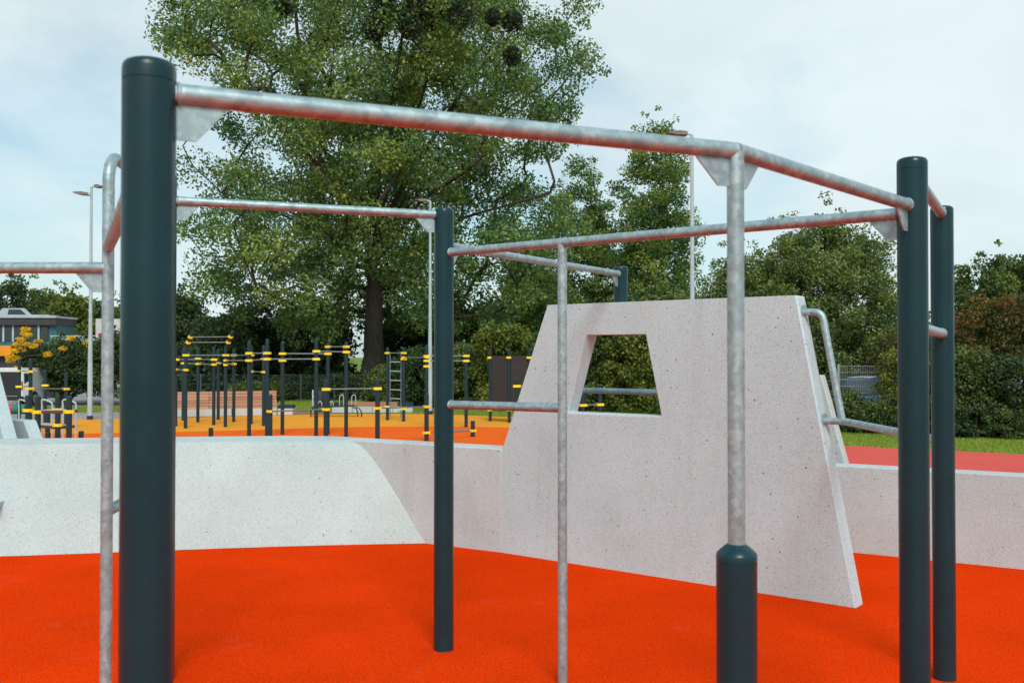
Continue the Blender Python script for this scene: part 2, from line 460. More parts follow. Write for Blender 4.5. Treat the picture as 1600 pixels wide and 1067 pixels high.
def wall_strip(name, pts, thick, z0, z1, mat, label, side=1):
    """a low wall whose front face follows pts, thickness towards the outside"""
    pts = [Vector(p) for p in pts]; n = len(pts); back = []
    for i, p in enumerate(pts):
        d0 = (pts[i] - pts[i-1]).normalized() if i else (pts[1] - pts[0]).normalized()
        d1 = (pts[i+1] - pts[i]).normalized() if i < n - 1 else d0
        m = (d0 + d1).normalized(); nn = Vector((-m.y, m.x, 0)) * side
        k = thick / max(0.4, m.dot(d0)); back.append(p + nn * k)
    mb = MB(); ring = pts + back[::-1]
    mb.prism([(p.x, p.y, z0) for p in ring], (0, 0, z1 - z0))
    t = thing(name, (pts[0].x, pts[0].y, 0), label, 'wall')
    o = obj('wall_body', mb, mat, t, bevel=0.012)
    return t
wl = wall_strip('low_wall', [L0 - WD * 0.007, L0 - WD * 0.62, L0 - WD * 1.62, L0 - WD * 2.15], 0.25, -0.55, 0.885, 'conc_wall',
           'low pinkish concrete wall joining the sloped bank to the tall slab', side=-1)
wr = wall_strip('low_wall', [Vector((0.30, 8.42, 0)), Vector((0.75, 9.73, 0)), rw0, rw1, rw0 + rwd * 9], 0.21, -0.55, 0.735, 'conc_wall',
           'low speckled concrete wall running behind the right-hand dark posts', side=1)
# vertical form joints, recessed as thin dark fillets
# sloped bank: ruled surface between a base curve and a top curve
base_c = arc_pts([(-9.4, 7.55, 0), (-6.6, 8.05, 0), (-4.30, 8.36, 0), (-2.94, 8.63, 0), (-1.80, 8.83, 0), (-0.70, 8.955, 0)], 8)
top_c = arc_pts([(-9.8, 8.10, 0), (-6.9, 8.62, 0), (-4.60, 8.90, 0), (-3.10, 9.13, 0), (-2.10, 9.26, 0), (-1.18, 9.33, 0)], 8)
back_c = arc_pts([(-9.9, 8.75, 0), (-7.0, 9.27, 0), (-4.70, 9.55, 0), (-3.20, 9.75, 0), (-2.30, 9.86, 0), (-1.84, 9.84, 0)], 8)
crisp = [(0, 0.0, -0.5), (0, 0.0, 0.0), (0, 0.2, 0.178), (0, 0.42, 0.374), (0, 0.64, 0.570), (0, 0.80, 0.712), (0, 0.90, 0.801), (0, 0.955, 0.850), (0, 0.982, 0.872), (0, 1.0, 0.882), (1, 0.03, 0.886), (1, 1.0, 0.886), (1, 1.02, 0.87), (1, 1.02, -0.5)]
soft = [(0, 0.0, -0.5), (0, 0.0, 0.0), (0, 0.2, 0.176), (0, 0.42, 0.37), (0, 0.64, 0.560), (0, 0.82, 0.70), (0, 0.95, 0.785), (0, 1.06, 0.838), (0, 1.18, 0.868), (0, 1.32, 0.882), (1, 0.10, 0.886), (1, 1.0, 0.886), (1, 1.02, 0.87), (1, 1.02, -0.5)]
prof = crisp
mb = MB(); n = len(base_c); vs = []
for i in range(n):
    b, t_, k = base_c[i], top_c[i], back_c[i]
    k_s = min(1.0, max(0.0, (i / (n - 1) - 0.62) / 0.33)); k_s = k_s * k_s * (3 - 2 * k_s)
    tt = b + (t_ - b) * (1.0 + 0.32 * k_s)
    for (w, u0, z0_), (_, u1, z1_) in zip(crisp, soft):
        u = u0 + (u1 - u0) * k_s; z = z0_ + (z1_ - z0_) * k_s
        p = b + (t_ - b) * u if w == 0 else tt + (k - tt) * u
        vs.append((p.x, p.y, z))
m_ = len(prof); fs = []
for i in range(n - 1):
    for j in range(m_ - 1):
        fs.append((i*m_+j, (i+1)*m_+j, (i+1)*m_+j+1, i*m_+j+1))
fs.append(tuple(range(m_))); fs.append(tuple((n-1)*m_ + j for j in range(m_ - 1, -1, -1)))
mb.add(vs, fs)
t = thing('sloped_bank', (-3, 8.6, 0), 'pale smooth concrete bank with a slanted face, left of the slim dark middle post', 'concrete bank')
o = obj('bank_body', mb, 'conc_bank', t); smooth(o.data, 24)
# overhanging block at the left edge of the picture
mb = MB(); mb.prism([(-4.36, 8.40, 0.43), (-5.3, 8.22, 0.43), (-5.3, 8.22, -0.02), (-4.49, 8.38, -0.02)], (-0.06, 0.5, 0))
t = thing('stepping_block', (-4.6, 8.4, 0), 'small overhanging concrete block against the pale bank at the left picture edge', 'concrete block')
obj('block_body', mb, 'conc', t, bevel=0.01)

# tall slab with a trapezoid window
def on_plane(x, y, p0, d, nrm):
    ray = Vector(((x - 800) / F, 1.0, (HZ - y) / F)); c = Vector((0, 0, CH))
    k = (p0 - c).dot(nrm) / ray.dot(nrm); q = c + ray * k
    return (q - p0).dot(d), q.z
def slab(root, outer, inner, p0, d, nrm, thick, mat, name='slab_body'):
    mb = MB(); W = lambda u, z, k: p0 + d * u + nrm * k + Vector((0, 0, z))
    for k in (0, thick): pass
    no = len(outer)
    if inner:
        vs = [W(u, z, 0) for u, z in outer] + [W(u, z, 0) for u, z in inner] + [W(u, z, thick) for u, z in outer] + [W(u, z, thick) for u, z in inner]
        fs = []
        for i in range(4):
            j = (i + 1) % 4
            fs += [(i, j, 4+j, 4+i), (8+i, 12+i, 12+j, 8+j), (i, 8+i, 8+j, j), (4+i, 4+j, 12+j, 12+i)]
        mb.add(vs, fs)
    else:
        mb.prism([W(u, z, 0) for u, z in outer], nrm * thick)
    return obj(name, mb, mat, root, bevel=0.012)
uTL, zTL = on_plane(855, 475, L0, SD, SN); uTR, zTR = on_plane(1245, 463, L0, SD, SN)
uBR, zBR = on_plane(1335, 948, L0, SD, SN); uBm, zBm = on_plane(785, 700, L0, SD, SN)
zt = (zTL + zTR) / 2
sl = (uTL - uBm) / (zTL - zBm)
outer = [(uTL - sl * (zTL + 0.55), -0.55), (uBR + (uBR - uTR) / (zTR - zBR) * 0.55, -0.55), (uTR, zt), (uTL, zt)]
win = [on_plane(887, 646, L0, SD, SN), on_plane(1033, 647.5, L0, SD, SN), on_plane(1008, 520.5, L0, SD, SN), on_plane(917, 525, L0, SD, SN)]
zb = (win[0][1] + win[1][1]) / 2; zw = (win[2][1] + win[3][1]) / 2
win = [(win[0][0], zb), (win[1][0], zb), (win[2][0], zw), (win[3][0], zw)]
st = thing('parkour_slab', (L0 + SD * 1.5), 'tall speckled concrete slab with a trapezoid window cut through it', 'concrete slab')
slab(st, outer, win, L0, SD, SN, 0.15, 'conc')
# lower fin behind it
FP = P(1320, 166, z=0); FP.z = 0
ufr_t = on_plane(1283, 586, FP, SD, SN); ufr_b = on_plane(1320, 724, FP, SD, SN)
k_ = (ufr_b[0] - ufr_t[0]) / (ufr_t[1] - ufr_b[1])
ft = thing('parkour_slab', FP, 'small leaning concrete fin peeking out behind the right edge of the windowed slab', 'concrete slab')
slab(ft, [(-2.0, -0.55), (ufr_b[0] + k_ * (ufr_b[1] + 0.55), -0.55), (ufr_t[0], ufr_t[1]), (-1.4, ufr_t[1])], None, FP, SD, SN, 0.11, 'conc_plain')
# pair at the far left
for (xa, ya, xb, yb, s_, wdt, lab) in ((-9, 625, 8, 689, 141, 2.6, 'tall leaning concrete slab cut by the left picture edge'),
                                        (37, 657, 48.5, 688, 131, 0.75, 'low dotted concrete fin behind the bank near the left picture edge')):
    q0 = P(xb, s_, z=0); q0.z = 0
    a = on_plane(xa, ya, q0, SD, SN); b = on_plane(xb, yb, q0, SD, SN); k2 = (b[0] - a[0]) / (a[1] - b[1])
    zt2 = a[1] if wdt < 1 else 1.9
    tl = thing('parkour_slab', q0, lab, 'concrete slab')
    slab(tl, [(-wdt - 0.5, -0.55), (b[0] + k2 * (b[1] + 0.55), -0.55), (b[0] - k2 * (zt2 - b[1]), zt2), (-wdt, zt2)], None, q0, SD, SN, 0.15 if wdt > 1 else 0.16, 'conc')

# ------------------------------------------------------------------ near climbing frame
PR, BR = 0.057, 0.0242
frame = thing('climbing_frame', (-0.3, 5.0, 0), 'near parkour frame of dark anthracite posts linked by galvanised steel bars', 'climbing frame')
def near_post(x, y, z0, z1, cone=False):
    mb = MB(); mb.lathe([(PR, z0), (PR, z1 - 0.048)], (x, y, 0), 40)
    p = obj('post', mb, 'post', frame, origin=(x, y, z0))
    cp = MB()
    if cone:
        cp.lathe([(PR - 0.0012, z1 - 0.05), (PR - 0.0012, z1 - 0.0465), (PR, z1 - 0.0460), (PR, z1 - 0.030), (PR - 0.002, z1 - 0.024), (PR - 0.012, z1 - 0.014), (BR + 0.004, z1), (BR - 0.002, z1 + 0.002)], (x, y, 0), 40)
    else:
        cp.lathe([(PR - 0.0012, z1 - 0.05), (PR - 0.0012, z1 - 0.0465), (PR, z1 - 0.0460), (PR, z1 - 0.022), (PR - 0.0015, z1 - 0.012), (PR - 0.007, z1 - 0.005), (PR - 0.016, z1 - 0.001), (PR - 0.03, z1)], (x, y, 0), 40)
    c = obj('post_cap', cp, 'post', p)
    return Vector((x, y, 0))
def xy(x, s): return ((x - 800) / s, F / s)
LEFT = near_post(*xy(230.7, 714), 0, 2.324)
LOW = near_post(*xy(1150, 553), 0, 1.146, cone=True)
RIGHT = near_post(*xy(1427, 403), 0, 2.445)
REAR = near_post(*xy(1473, 299), 0, 2.459)
MID = near_post(*xy(693.5, 272), 0, 2.525)
HID = near_post(*xy(257, 300), 0, 2.62)
uS, _ = on_plane(970, 470, L0 + SN * 0.075, SD, SN)
STUBP = L0 + SN * 0.075 + SD * uS
STUB = near_post(STUBP.x, STUBP.y, zt, 2.385)
def V(p, z): return Vector((p.x, p.y, z))
def bar(pts, r=BR, name='bar', trim=(0, 0), seg=18):
    pts = [Vector(p) for p in pts]
    d0 = (pts[1] - pts[0]).normalized(); d1 = (pts[-1] - pts[-2]).normalized()
    pts[0] += d0 * trim[0]; pts[-1] -= d1 * trim[1]
    mb = MB(); mb.tube(pts, r, seg)
    o = obj(name, mb, 'galv', frame, origin=pts[0])
    for flag, p, d in ((trim[0], pts[0], d0), (trim[1], pts[-1], -d1)):
        if flag:
            w = MB(); w.tube([p + d * 0.003, p + d * 0.006, p + d * 0.010, p + d * 0.014], [r, r + 0.0035, r + 0.003, r], seg); obj('weld_bead', w, 'galv', o)
    return o
def gusset(b, at, d, top=0.115, bot=0.045, h=0.082, off=0.0):
    """plate below a bar: corner 'at' on the bar axis, running along horizontal direction d"""
    d = Vector((d.x, d.y, 0)).normalized(); nn = Vector((-d.y, d.x, 0)); dn = Vector((0, 0, -1))
    a = at + d * off + dn * (BR * 0.82)
    pl = [a, a + d * top, a + d * (top - 0.004) + dn * 0.008, a + d * bot + dn * h, a + dn * h]
    mb = MB(); mb.prism([p - nn * 0.003 for p in pl], nn * 0.006)
    return obj('gusset', mb, 'galv', b, sm=False)
T = PR - 0.004
zb1 = 2.256
tb = 0.0
b1 = bar([V(LEFT, zb1), V(LOW, zb1)], trim=(T, 0))
gusset(b1, V(LEFT, zb1), LOW - LEFT, off=PR - 0.002)
gusset(b1, V(LOW, zb1), LEFT - LOW, off=BR - 0.004, bot=0.04)
b1b = bar([V(LOW, zb1), V(RIGHT, zb1)], trim=(0, T))
gusset(b1b, V(LOW, zb1), RIGHT - LOW, off=BR - 0.004, bot=0.04)
gusset(b1b, V(RIGHT, zb1), LOW - RIGHT, off=PR - 0.002)
bar([V(LOW, 1.12), V(LOW, zb1 - 0.004)], name='upright_tube')
b2 = bar([V(MID, 2.268), V(RIGHT, 2.232)], trim=(T, T))
gusset(b2, V(RIGHT, 2.232), MID - RIGHT, off=PR - 0.002)
b3 = bar([V(HID, 2.487), V(MID, 2.485)], trim=(T, T))
gusset(b3, V(HID, 2.487), MID - HID, off=PR - 0.002); gusset(b3, V(MID, 2.485), HID - MID, off=PR - 0.002)
b4 = bar([V(MID, 2.312), V(STUB, 2.322)], trim=(T, T))
gusset(b4, V(STUB, 2.322), MID - STUB, off=PR - 0.002); gusset(b4, V(MID, 2.312), STUB - MID, off=PR - 0.002)
bar([V(RIGHT, 2.385), V(REAR, 2.42)], trim=(T, T))
bar([V(RIGHT, 1.79), V(REAR, 1.793)], trim=(T, T))
# slim tube hanging off the long bar
tq = None
for k in range(2001):
    f = k / 2000; q = V(MID, 2.268).lerp(V(RIGHT, 2.232), f)
    if 800 + F * q.x / q.y >= 878.5: tq = q; break
bar([Vector((tq.x, tq.y, 0)), Vector((tq.x, tq.y, tq.z - 0.006))], name='upright_tube')
bar([V(MID, 1.397), Vector((tq.x, tq.y, 1.41))], trim=(T, 0))
# left bent tube and its bars
TX = Vector((*xy(168, 375), 0))
hd = (HID - TX); hd.z = 0; hd.normalize()
bend = [V(TX, 0), V(TX, 1.2), V(TX, 2.40)]
for k in range(1, 9):
    a = math.pi / 2 * k / 8; bend.append(V(TX, 2.40) + hd * (0.12 * (1 - math.cos(a))) + Vector((0, 0, 0.12 * math.sin(a))))
bend.append(V(HID, 2.52))
bar(bend, name='bent_tube', trim=(0, T), seg=20)
bar([V(LEFT, 2.13), V(TX, 2.13)], trim=(T, 0.0))
END = Vector((TX.x - 1.75, TX.y + 0.03, 0))
b10 = bar([V(TX, 2.043), V(END, 2.045)])
gusset(b10, V(TX, 2.043), END - TX, off=BR - 0.004)
bar([V(END, 0), V(END, 2.12)], name='upright_tube')
bar([V(TX, 1.03), V(HID, 1.03)], trim=(0, T))
# rails on the slab's end face
def flange(parent, c, d):
    mb = MB(); d = d.normalized(); mb.tube([c - d * 0.001, c + d * 0.008], 0.052, 24)
    return obj('flange', mb, 'galv', parent)
edge_d = (SD * (uBR - uTR) + Vector((0, 0, -(zTR - zBR)))).normalized()
end_n = Vector((SD.x, SD.y, 0)) * edge_d.z * -1 + Vector((0, 0, 1)) * edge_d.dot(SD)
end_n.normalize()
mid_off = SN * 0.075
f1u, f1z = on_plane(1252, 488, L0 + mid_off, SD, SN); f2u, f2z = on_plane(1286, 657, L0 + mid_off, SD, SN)
edge_u = lambda z: uTR + (uBR - uTR) * (zTR - z) / (zTR - zBR)
F1 = L0 + mid_off + SD * edge_u(f1z) + Vector((0, 0, f1z)); F2 = L0 + mid_off + SD * edge_u(f2z) + Vector((0, 0, f2z))
A1 = F1 + SD * 0.075
pts = [F1, F1 + SD * 0.06]
jn = F2 + SD * 0.125
cdir = (jn - (F1 + SD * 0.13)).normalized()
corner = F1 + SD * 0.13
for k in range(0, 7):
    t_ = k / 6; a = corner - SD * 0.06; b = corner; c = corner + cdir * 0.06
    pts.append(a * (1-t_)**2 + b * 2*t_*(1-t_) + c * t_**2)
pts.append(jn)
r1 = bar(pts, name='bar'); flange(r1, F1, SD)
r2p = [F2, F2 + SD * 0.10]
tgt = V(REAR, F2.z)
kd = (tgt - (F2 + SD * 0.14)).normalized()
for k in range(0, 6):
    t_ = k / 5; a = F2 + SD * 0.10; b = F2 + SD * 0.14; c = b + kd * 0.05
    r2p.append(a * (1-t_)**2 + b * 2*t_*(1-t_) + c * t_**2)
r2p.append(tgt)
r2 = bar(r2p, trim=(0, T)); flange(r2, F2, SD)
# rail seen through the window, fixed to the fin and to a short return behind the slab
wz = CH - 55 / 182
wa = L0 + SN * 0.62 + SD * 0.15; wb = L0 + SN * 0.62 + SD * 2.35
wr_ = thing('grab_rail', V(wa, 0), 'galvanised rail seen through the trapezoid window behind the slab', 'rail')
mb = MB(); mb.tube([V(wa - SN * 0.47, wz), V(wa - SN * 0.08, wz), V(wa - SN * 0.02 + SD * 0.02, wz), V(wa + SD * 0.08, wz), V(wb, wz), V(wb + SD * 0.06 - SN * 0.02, wz), V(wb + SD * 0.08 - SN * 0.08, wz), V(wb + SD * 0.08 - SN * 0.47, wz)], BR, 16)
obj('rail_tube', mb, 'galv', wr_)

# ------------------------------------------------------------------ workout rigs beyond the wall
RP = 0.052
share('rig_post', MB().lathe([(RP, 0), (RP, 0.955), (RP, 0.965), (RP * 0.9, 0.985), (RP * 0.55, 0.997), (0.008, 1.0)], seg=16), 'rigpost')
cl = MB(); cl.prism([(-0.10, -0.04, -0.031), (-0.084, -0.060, -0.031), (0.084, -0.060, -0.031), (0.10, -0.04, -0.031), (0.10, 0.04, -0.031), (0.084, 0.060, -0.031), (-0.084, 0.060, -0.031), (-0.10, 0.04, -0.031)], (0, 0, 0.062))
share('clamp', cl, 'yellow')
share('clamp_bolt', MB().tube([(0, -0.056, 0), (0, -0.066, 0)], 0.009, 8), 'black')
class Rig:
    def __init__(s, loc, name, label, cat, group=None):
        s.t = thing(name, loc, label, cat, group); s.p = {}
    def post(s, key, x, ytop, ybase=None, sc=None, h=None, w=1.0):
        sc = sc or sg(ybase); q = P(x, sc, z=OG)
        top = CH + (HZ - ytop) / sc
        o = inst('post', 'rig_post', s.t, q, 0, (w, w, top - OG)); s.p[key] = (q, sc, top, o); return q
    def clamp(s, key, y, ang=0.0, scale=1.0):
        q, sc, top, o = s.p[key]; z = CH + (HZ - y) / sc
        c = inst('clamp', 'clamp', s.t, (q.x, q.y, z), ang, (scale, scale, scale))
        if scale > 1.05:
            for sx in (-0.066, 0.066): inst('clamp_bolt', 'clamp_bolt', c, Vector((q.x + sx, q.y, z)))
        return Vector((q.x, q.y, z))
    def bar(s, k0, k1, y0, y1=None, r=0.017, clamps=(1, 1)):
        y1 = y0 if y1 is None else y1
        q0, s0 = s.p[k0][:2]; q1, s1 = s.p[k1][:2]
        ang = math.atan2(q1.y - q0.y, q1.x - q0.x)
        z0 = CH + (HZ - y0) / s0; z1 = CH + (HZ - y1) / s1
        if clamps[0]: s.clamp(k0, y0, ang)
        if clamps[1]: s.clamp(k1, y1, ang)
        mb = MB(); mb.tube([(q0.x, q0.y, z0), (q1.x, q1.y, z1)], r, 8)
        return obj('bar', mb, 'rigbar', s.t, origin=(q0.x, q0.y, z0))
def z2(X, Y): return 250 + X / 4, 480 + Y / 4
rig = Rig(P(430, sg(672), z=OG), 'pull_up_rig', 'large rig of many tall dark posts with yellow clamps, left of the big trunk', 'pull-up rig')
for k, X, top, base in (('a1', 99, 245, 742), ('a2', 146, 252, 707), ('a4', 238, 252, 718), ('a5', 337, 245, 735), ('a6', 365, 258, 702), ('a8', 462, 258, 715),
                        ('a9', 558, 205, 812), ('a9b', 571, 240, 728), ('a10', 670, 197, 815), ('a10b', 648, 237, 740), ('a12', 766, 210, 795), ('a13', 977, 195, 812), ('a14', 1050, 222, 793), ('a15', 1164, 215, 807)):
    x, y = z2(X, top); rig.post(k, x, y, z2(0, base)[1])
heads = {}
for k, X, base, tipX, tipY in (('a3', 161, 755, 212, 145), ('a7', 410, 747, 462, 143)):
    x, y = z2(X, 250); sc = sg(z2(0, base)[1]); q = rig.post(k, x, y, sc=sc)
    top = rig.p[k][2]; tx, ty = z2(tipX, tipY); tip = P(tx, sc, ty)
    hv = tip - Vector((q.x, q.y, top - 0.03)); hv.y = -0.12
    mb = MB(); st_ = Vector((q.x, q.y, top - 0.05))
    mb.tube([st_, st_ + hv * 0.1, st_ + hv * 0.97, st_ + hv], [RP, RP, RP, RP * 0.7], 14)
    hd_ = obj('slanted_head', mb, 'rigpost', rig.t)
    for f in (0.36, 0.66):
        c = st_ + hv * f; d = hv.normalized(); mb = MB(); mb.tube([c - d * 0.03, c + d * 0.03], RP * 1.5, 14)
        obj('ring_clamp', mb, 'yellow', hd_)
    heads[k] = (st_, hv)
for f in (0.36, 0.66):
    mb = MB(); mb.tube([heads['a3'][0] + heads['a3'][1] * f, heads['a7'][0] + heads['a7'][1] * f], 0.017, 8)
    obj('bar', mb, 'rigbar', rig.t)
Y2 = lambda Y: 480 + Y / 4
for a, b, y0, y1 in (('a3', 'a7', 300, 300), ('a9', 'a10', 288, 287), ('a7', 'a9', 333, 333), ('a9', 'a10', 333, 324), ('a12', 'a14', 290, 291), ('a13', 'a15', 275, 280),
                     ('a14', 'a15', 247, 247), ('a1', 'a5', 327, 327), ('a2', 'a4', 350, 354), ('a4', 'a5', 355, 358), ('a1', 'a3', 390, 392), ('a9b', 'a10b', 402, 405),
                     ('a10', 'a13', 324, 324), ('a7', 'a8', 360, 355), ('a9b', 'a7', 300, 300), ('a5', 'a6', 358, 350), ('a6', 'a8', 350, 355)):
    rig.bar(a, b, Y2(y0), Y2(y1))
rig.clamp('a12', Y2(333)); rig.clamp('a4', Y2(322)); rig.clamp('a8', Y2(300)); rig.clamp('a10b', Y2(325))
# hurdle chain
hur = Rig(P(590, 64, z=OG), 'hurdle_bars', 'chain of waist-high dark posts with low hurdle bars just beyond the wall', 'hurdle bars')
for k, X, top, sc in (('h1', 690, 543, 61.5), ('h2', 1038, 448, 66), ('h3', 1360, 445, 65)):
    x, y = z2(X, top); hur.post(k, x, y, sc=sc, w=1.1)
hur.post('h4', 666.6, 613.8, sc=61, w=1.1); hur.post('h5', 738.8, 657, sc=58, w=1.1)
hur.bar('h2', 'h3', Y2(512), Y2(508)); hur.bar('h1', 'h2', Y2(650), Y2(638)); hur.bar('h3', 'h4', Y2(630), 480 + 690 / 4.447); hur.bar('h4', 'h5', 480 + 870 / 4.447, 480 + 856 / 4.447)
# ladder rig
lad = Rig(P(650, sg(657), z=OG), 'ladder_rig', 'dark ladder rig with rungs and bars behind the slim middle post', 'ladder rig')
lad.post('b1', 605.5, 542.5, 656); lad.post('b2', 630.8, 542.5, 658); lad.post('c1', 666.8, 538.5, 668); lad.post('c2', 728.4, 539, 667)
Y3 = lambda Y: 480 + Y / 4.447
lad.bar('b1', 'b2', Y3(318)); lad.bar('b2', 'c1', Y3(350), Y3(348)); lad.bar('c1', 'c2', Y3(340), Y3(338)); lad.bar('c1', 'c2', Y3(372), Y3(373)); lad.clamp('c1', Y3(410)); lad.clamp('b2', Y3(360))
lad.clamp('b1', Y3(690)); lad.clamp('b2', Y3(705))
qa, sa = lad.p['b1'][:2]; qb = lad.p['b2'][0]
ra = qa.lerp(qb, 0.16); rb = qa.lerp(qb, 0.84)
for q in (ra, rb):
    mb = MB(); mb.tube([(q.x, q.y, OG + 0.1), (q.x, q.y, CH + (HZ - Y3(322)) / sa)], 0.016, 8); obj('ladder_rail', mb, 'rigbar', lad.t)
for Yr in (380, 443, 507, 571, 632):
    z = CH + (HZ - Y3(Yr)) / sa; mb = MB(); mb.tube([(ra.x, ra.y, z), (rb.x, rb.y, z)], 0.016, 8); obj('rung', mb, 'lamp', lad.t)
# board wall
pw = Rig(P(795, sg(660), z=OG), 'board_wall', 'dark climbing board wall between three posts, left of the tall slab', 'climbing board')
pw.post('d1', 766, 544, 657.7); pw.post('d2', 795.7, 544, 660); pw.post('d3', 827.6, 543.6, 661.5)
for k in ('d1', 'd2', 'd3'): pw.clamp(k, Y3(350)); pw.clamp(k, Y3(714))
for a, b in (('d1', 'd2'), ('d2', 'd3')):
    q0, s0 = pw.p[a][:2]; q1 = pw.p[b][0]; d = (q1 - q0).normalized(); nn = Vector((-d.y, d.x, 0))
    A = q0 + d * 0.07; B = q1 - d * 0.07; zlo = CH + (HZ - Y3(716)) / s0; zhi = CH + (HZ - Y3(337)) / s0
    mb = MB(); mb.prism([V(A, zlo) - nn * 0.015, V(B, zlo) - nn * 0.015, V(B, zhi) - nn * 0.015, V(A, zhi) - nn * 0.015], nn * 0.03)
    obj('board', mb, 'darkpanel', pw.t)
# short hurdle right of the board, and one seen through the window
h2 = Rig(P(807.6, 61, z=OG), 'hurdle_bars', 'low dark hurdle with one clamp beside the left edge of the tall slab', 'hurdle bars')
h2.post('e1', 807.6, 590, sc=61); h2.post('e2', 850, 590, sc=61); h2.bar('e1', 'e2', Y3(548))
h3 = Rig(P(924, 61, z=OG), 'hurdle_bars', 'two dark posts with yellow clamps seen low through the trapezoid window', 'hurdle bars')
h3.post('e1', 911, 600, sc=61); h3.post('e2', 937.5, 600, sc=60.5); h3.bar('e1', 'e2', 633, 632)
# bollard stubs
def stub(x, top, sc, lab):
    q = P(x, sc, z=OG); z1 = CH + (HZ - top) / sc
    t = thing('stub_post', q, lab, 'stub post', 'short stub posts on the play surface')
    h = z1 - OG
    obj('post', MB().lathe([(RP * 1.15, 0), (RP * 1.15, h - 0.03)], q, 16), 'rigpost', t)
    obj('post_cap', MB().lathe([(RP * 1.15, h - 0.03), (RP * 1.17, h - 0.028), (RP * 1.1, h - 0.01), (RP * 0.7, h)], q, 16), 'rigpost', t)
stub(330, 668, 61, 'short dark stub post left of the tall pull-up posts, above the pale bank')
stub(75.5, 675, 66, 'short dark stub post between the step decks near the left edge')
stub(127.5, 673, 64, 'short dark stub post right of the step decks, near the left lamp pole')
# left cluster
lr = Rig(P(65, 52, z=OG), 'pull_up_rig', 'four-post rig with stepped bars standing by the white van', 'pull-up rig')
lr.post('l1', 30.3, 561.7, sc=50); lr.post('l2', 47.8, 560, sc=54); lr.post('l3', 71, 579, sc=50); lr.post('l4', 103.6, 581.4, sc=52)
lr.bar('l1', 'l2', 579.5, 580.5); lr.bar('l1', 'l3', 604, 602); lr.bar('l2', 'l4', 607, 607.5)
dk = Rig(P(80, 68, z=OG), 'step_deck_station', 'low station of step decks on dark posts with curved handrails near the left edge', 'exercise station')
for k, x, top, sc in (('s1', 44, 617, 64), ('s2', 59.6, 618, 70), ('s3', 90.8, 617.5, 66), ('s4', 108.4, 618.4, 70), ('s5', 75, 640, 60)):
    dk.post(k, x, top, sc=sc, w=1.2)
dk.clamp('s1', 641, 0, 1.15); dk.clamp('s2', 643.5, 0, 1.15); dk.clamp('s4', 643, 0, 1.15); dk.clamp('s3', 664, 0, 1.1); dk.clamp('s3', 640, 0, 1.1); dk.clamp('s1', 664.5, 0, 1.1)
dk.clamp('s4', 687, 0, 1.15)
def deck(k0, k1, y, dep=0.5):
    q0, s0 = dk.p[k0][:2]; q1, s1 = dk.p[k1][:2]; z = CH + (HZ - y) / s0
    A = V(q0, z); B = V(q1, z); d = (B - A).normalized(); nn = Vector((-d.y, d.x, 0))
    mb = MB(); mb.prism([A - nn * 0.06 - Vector((0, 0, 0.07)), B - nn * 0.06 - Vector((0, 0, 0.07)), B - nn * 0.06, A - nn * 0.06], nn * dep)
    o = obj('deck', mb, 'deck', dk.t, bevel=0.006)
    mb = MB(); mb.prism([A - nn * 0.05, B - nn * 0.05, B + nn * (dep - 0.07), A + nn * (dep - 0.07)], Vector((0, 0, 0.004)))
    obj('deck_top', mb, 'decktop', o)
deck('s2', 's4', 641); deck('s1', 's3', 662); deck('s2', 's4', 688)
def hoop(rg, pts, r=0.02, mat='rigbar', name='handrail'):
    sm_ = arc_pts(pts, 5); mb = MB(); mb.tube(sm_, r, 8); return obj(name, mb, mat, rg.t if hasattr(rg, 't') else rg)
for x0, x1, s0, ylo in ((66, 82, 62, 690), (99, 119, 62, 690), (30, 44, 52, 660)):
    a = P(x0, s0, 625); b = P((x0 * 0.3 + x1 * 0.7), s0, 627); c = P(x1, s0, 632); d = P(x1, s0, 650); e = P(x1, s0, z=OG)
    hoop(dk, [P(x0, s0, z=OG), P(x0, s0, 640), a, b, c, d, e], 0.022, 'lamp')
# reclining bench with hoops
sb = thing('sit_up_bench', P(520, sg(650), z=OG), 'low dark exercise bench frame with small hoop handles on the amber surface', 'exercise bench')
s0 = sg(651)
mb = MB(); a = P(486, s0, 637.5); b = P(555, s0, 635); mb.prism([a, b, b + Vector((0, 0.35, 0)), a + Vector((0, 0.35, 0))], Vector((0, 0, 0.05))); obj('seat_board', mb, 'rigpost', sb)
for x, xe in ((489, 486), (556, 559), (561, 565)):
    hoop(sb, [P(x - (3 if x < 500 else 6), s0, 636), P(x, s0, 638), P(xe, s0, 644), P(xe, s0, z=OG)], 0.022, 'rigpost', 'leg')
for x in (499, 517, 533, 552):
    yt = 617 if x > 525 else 627
    hoop(sb, [P(x - 3, s0, 636) + Vector((0, 0.1, 0)), P(x - 3, s0, yt + 4) + Vector((0, 0.1, 0)), P(x, s0, yt) + Vector((0, 0.1, 0)), P(x + 3, s0, yt + 3) + Vector((0, 0.1, 0)), P(x + 3, s0, 636) + Vector((0, 0.1, 0))], 0.016, 'lamp', 'hoop')
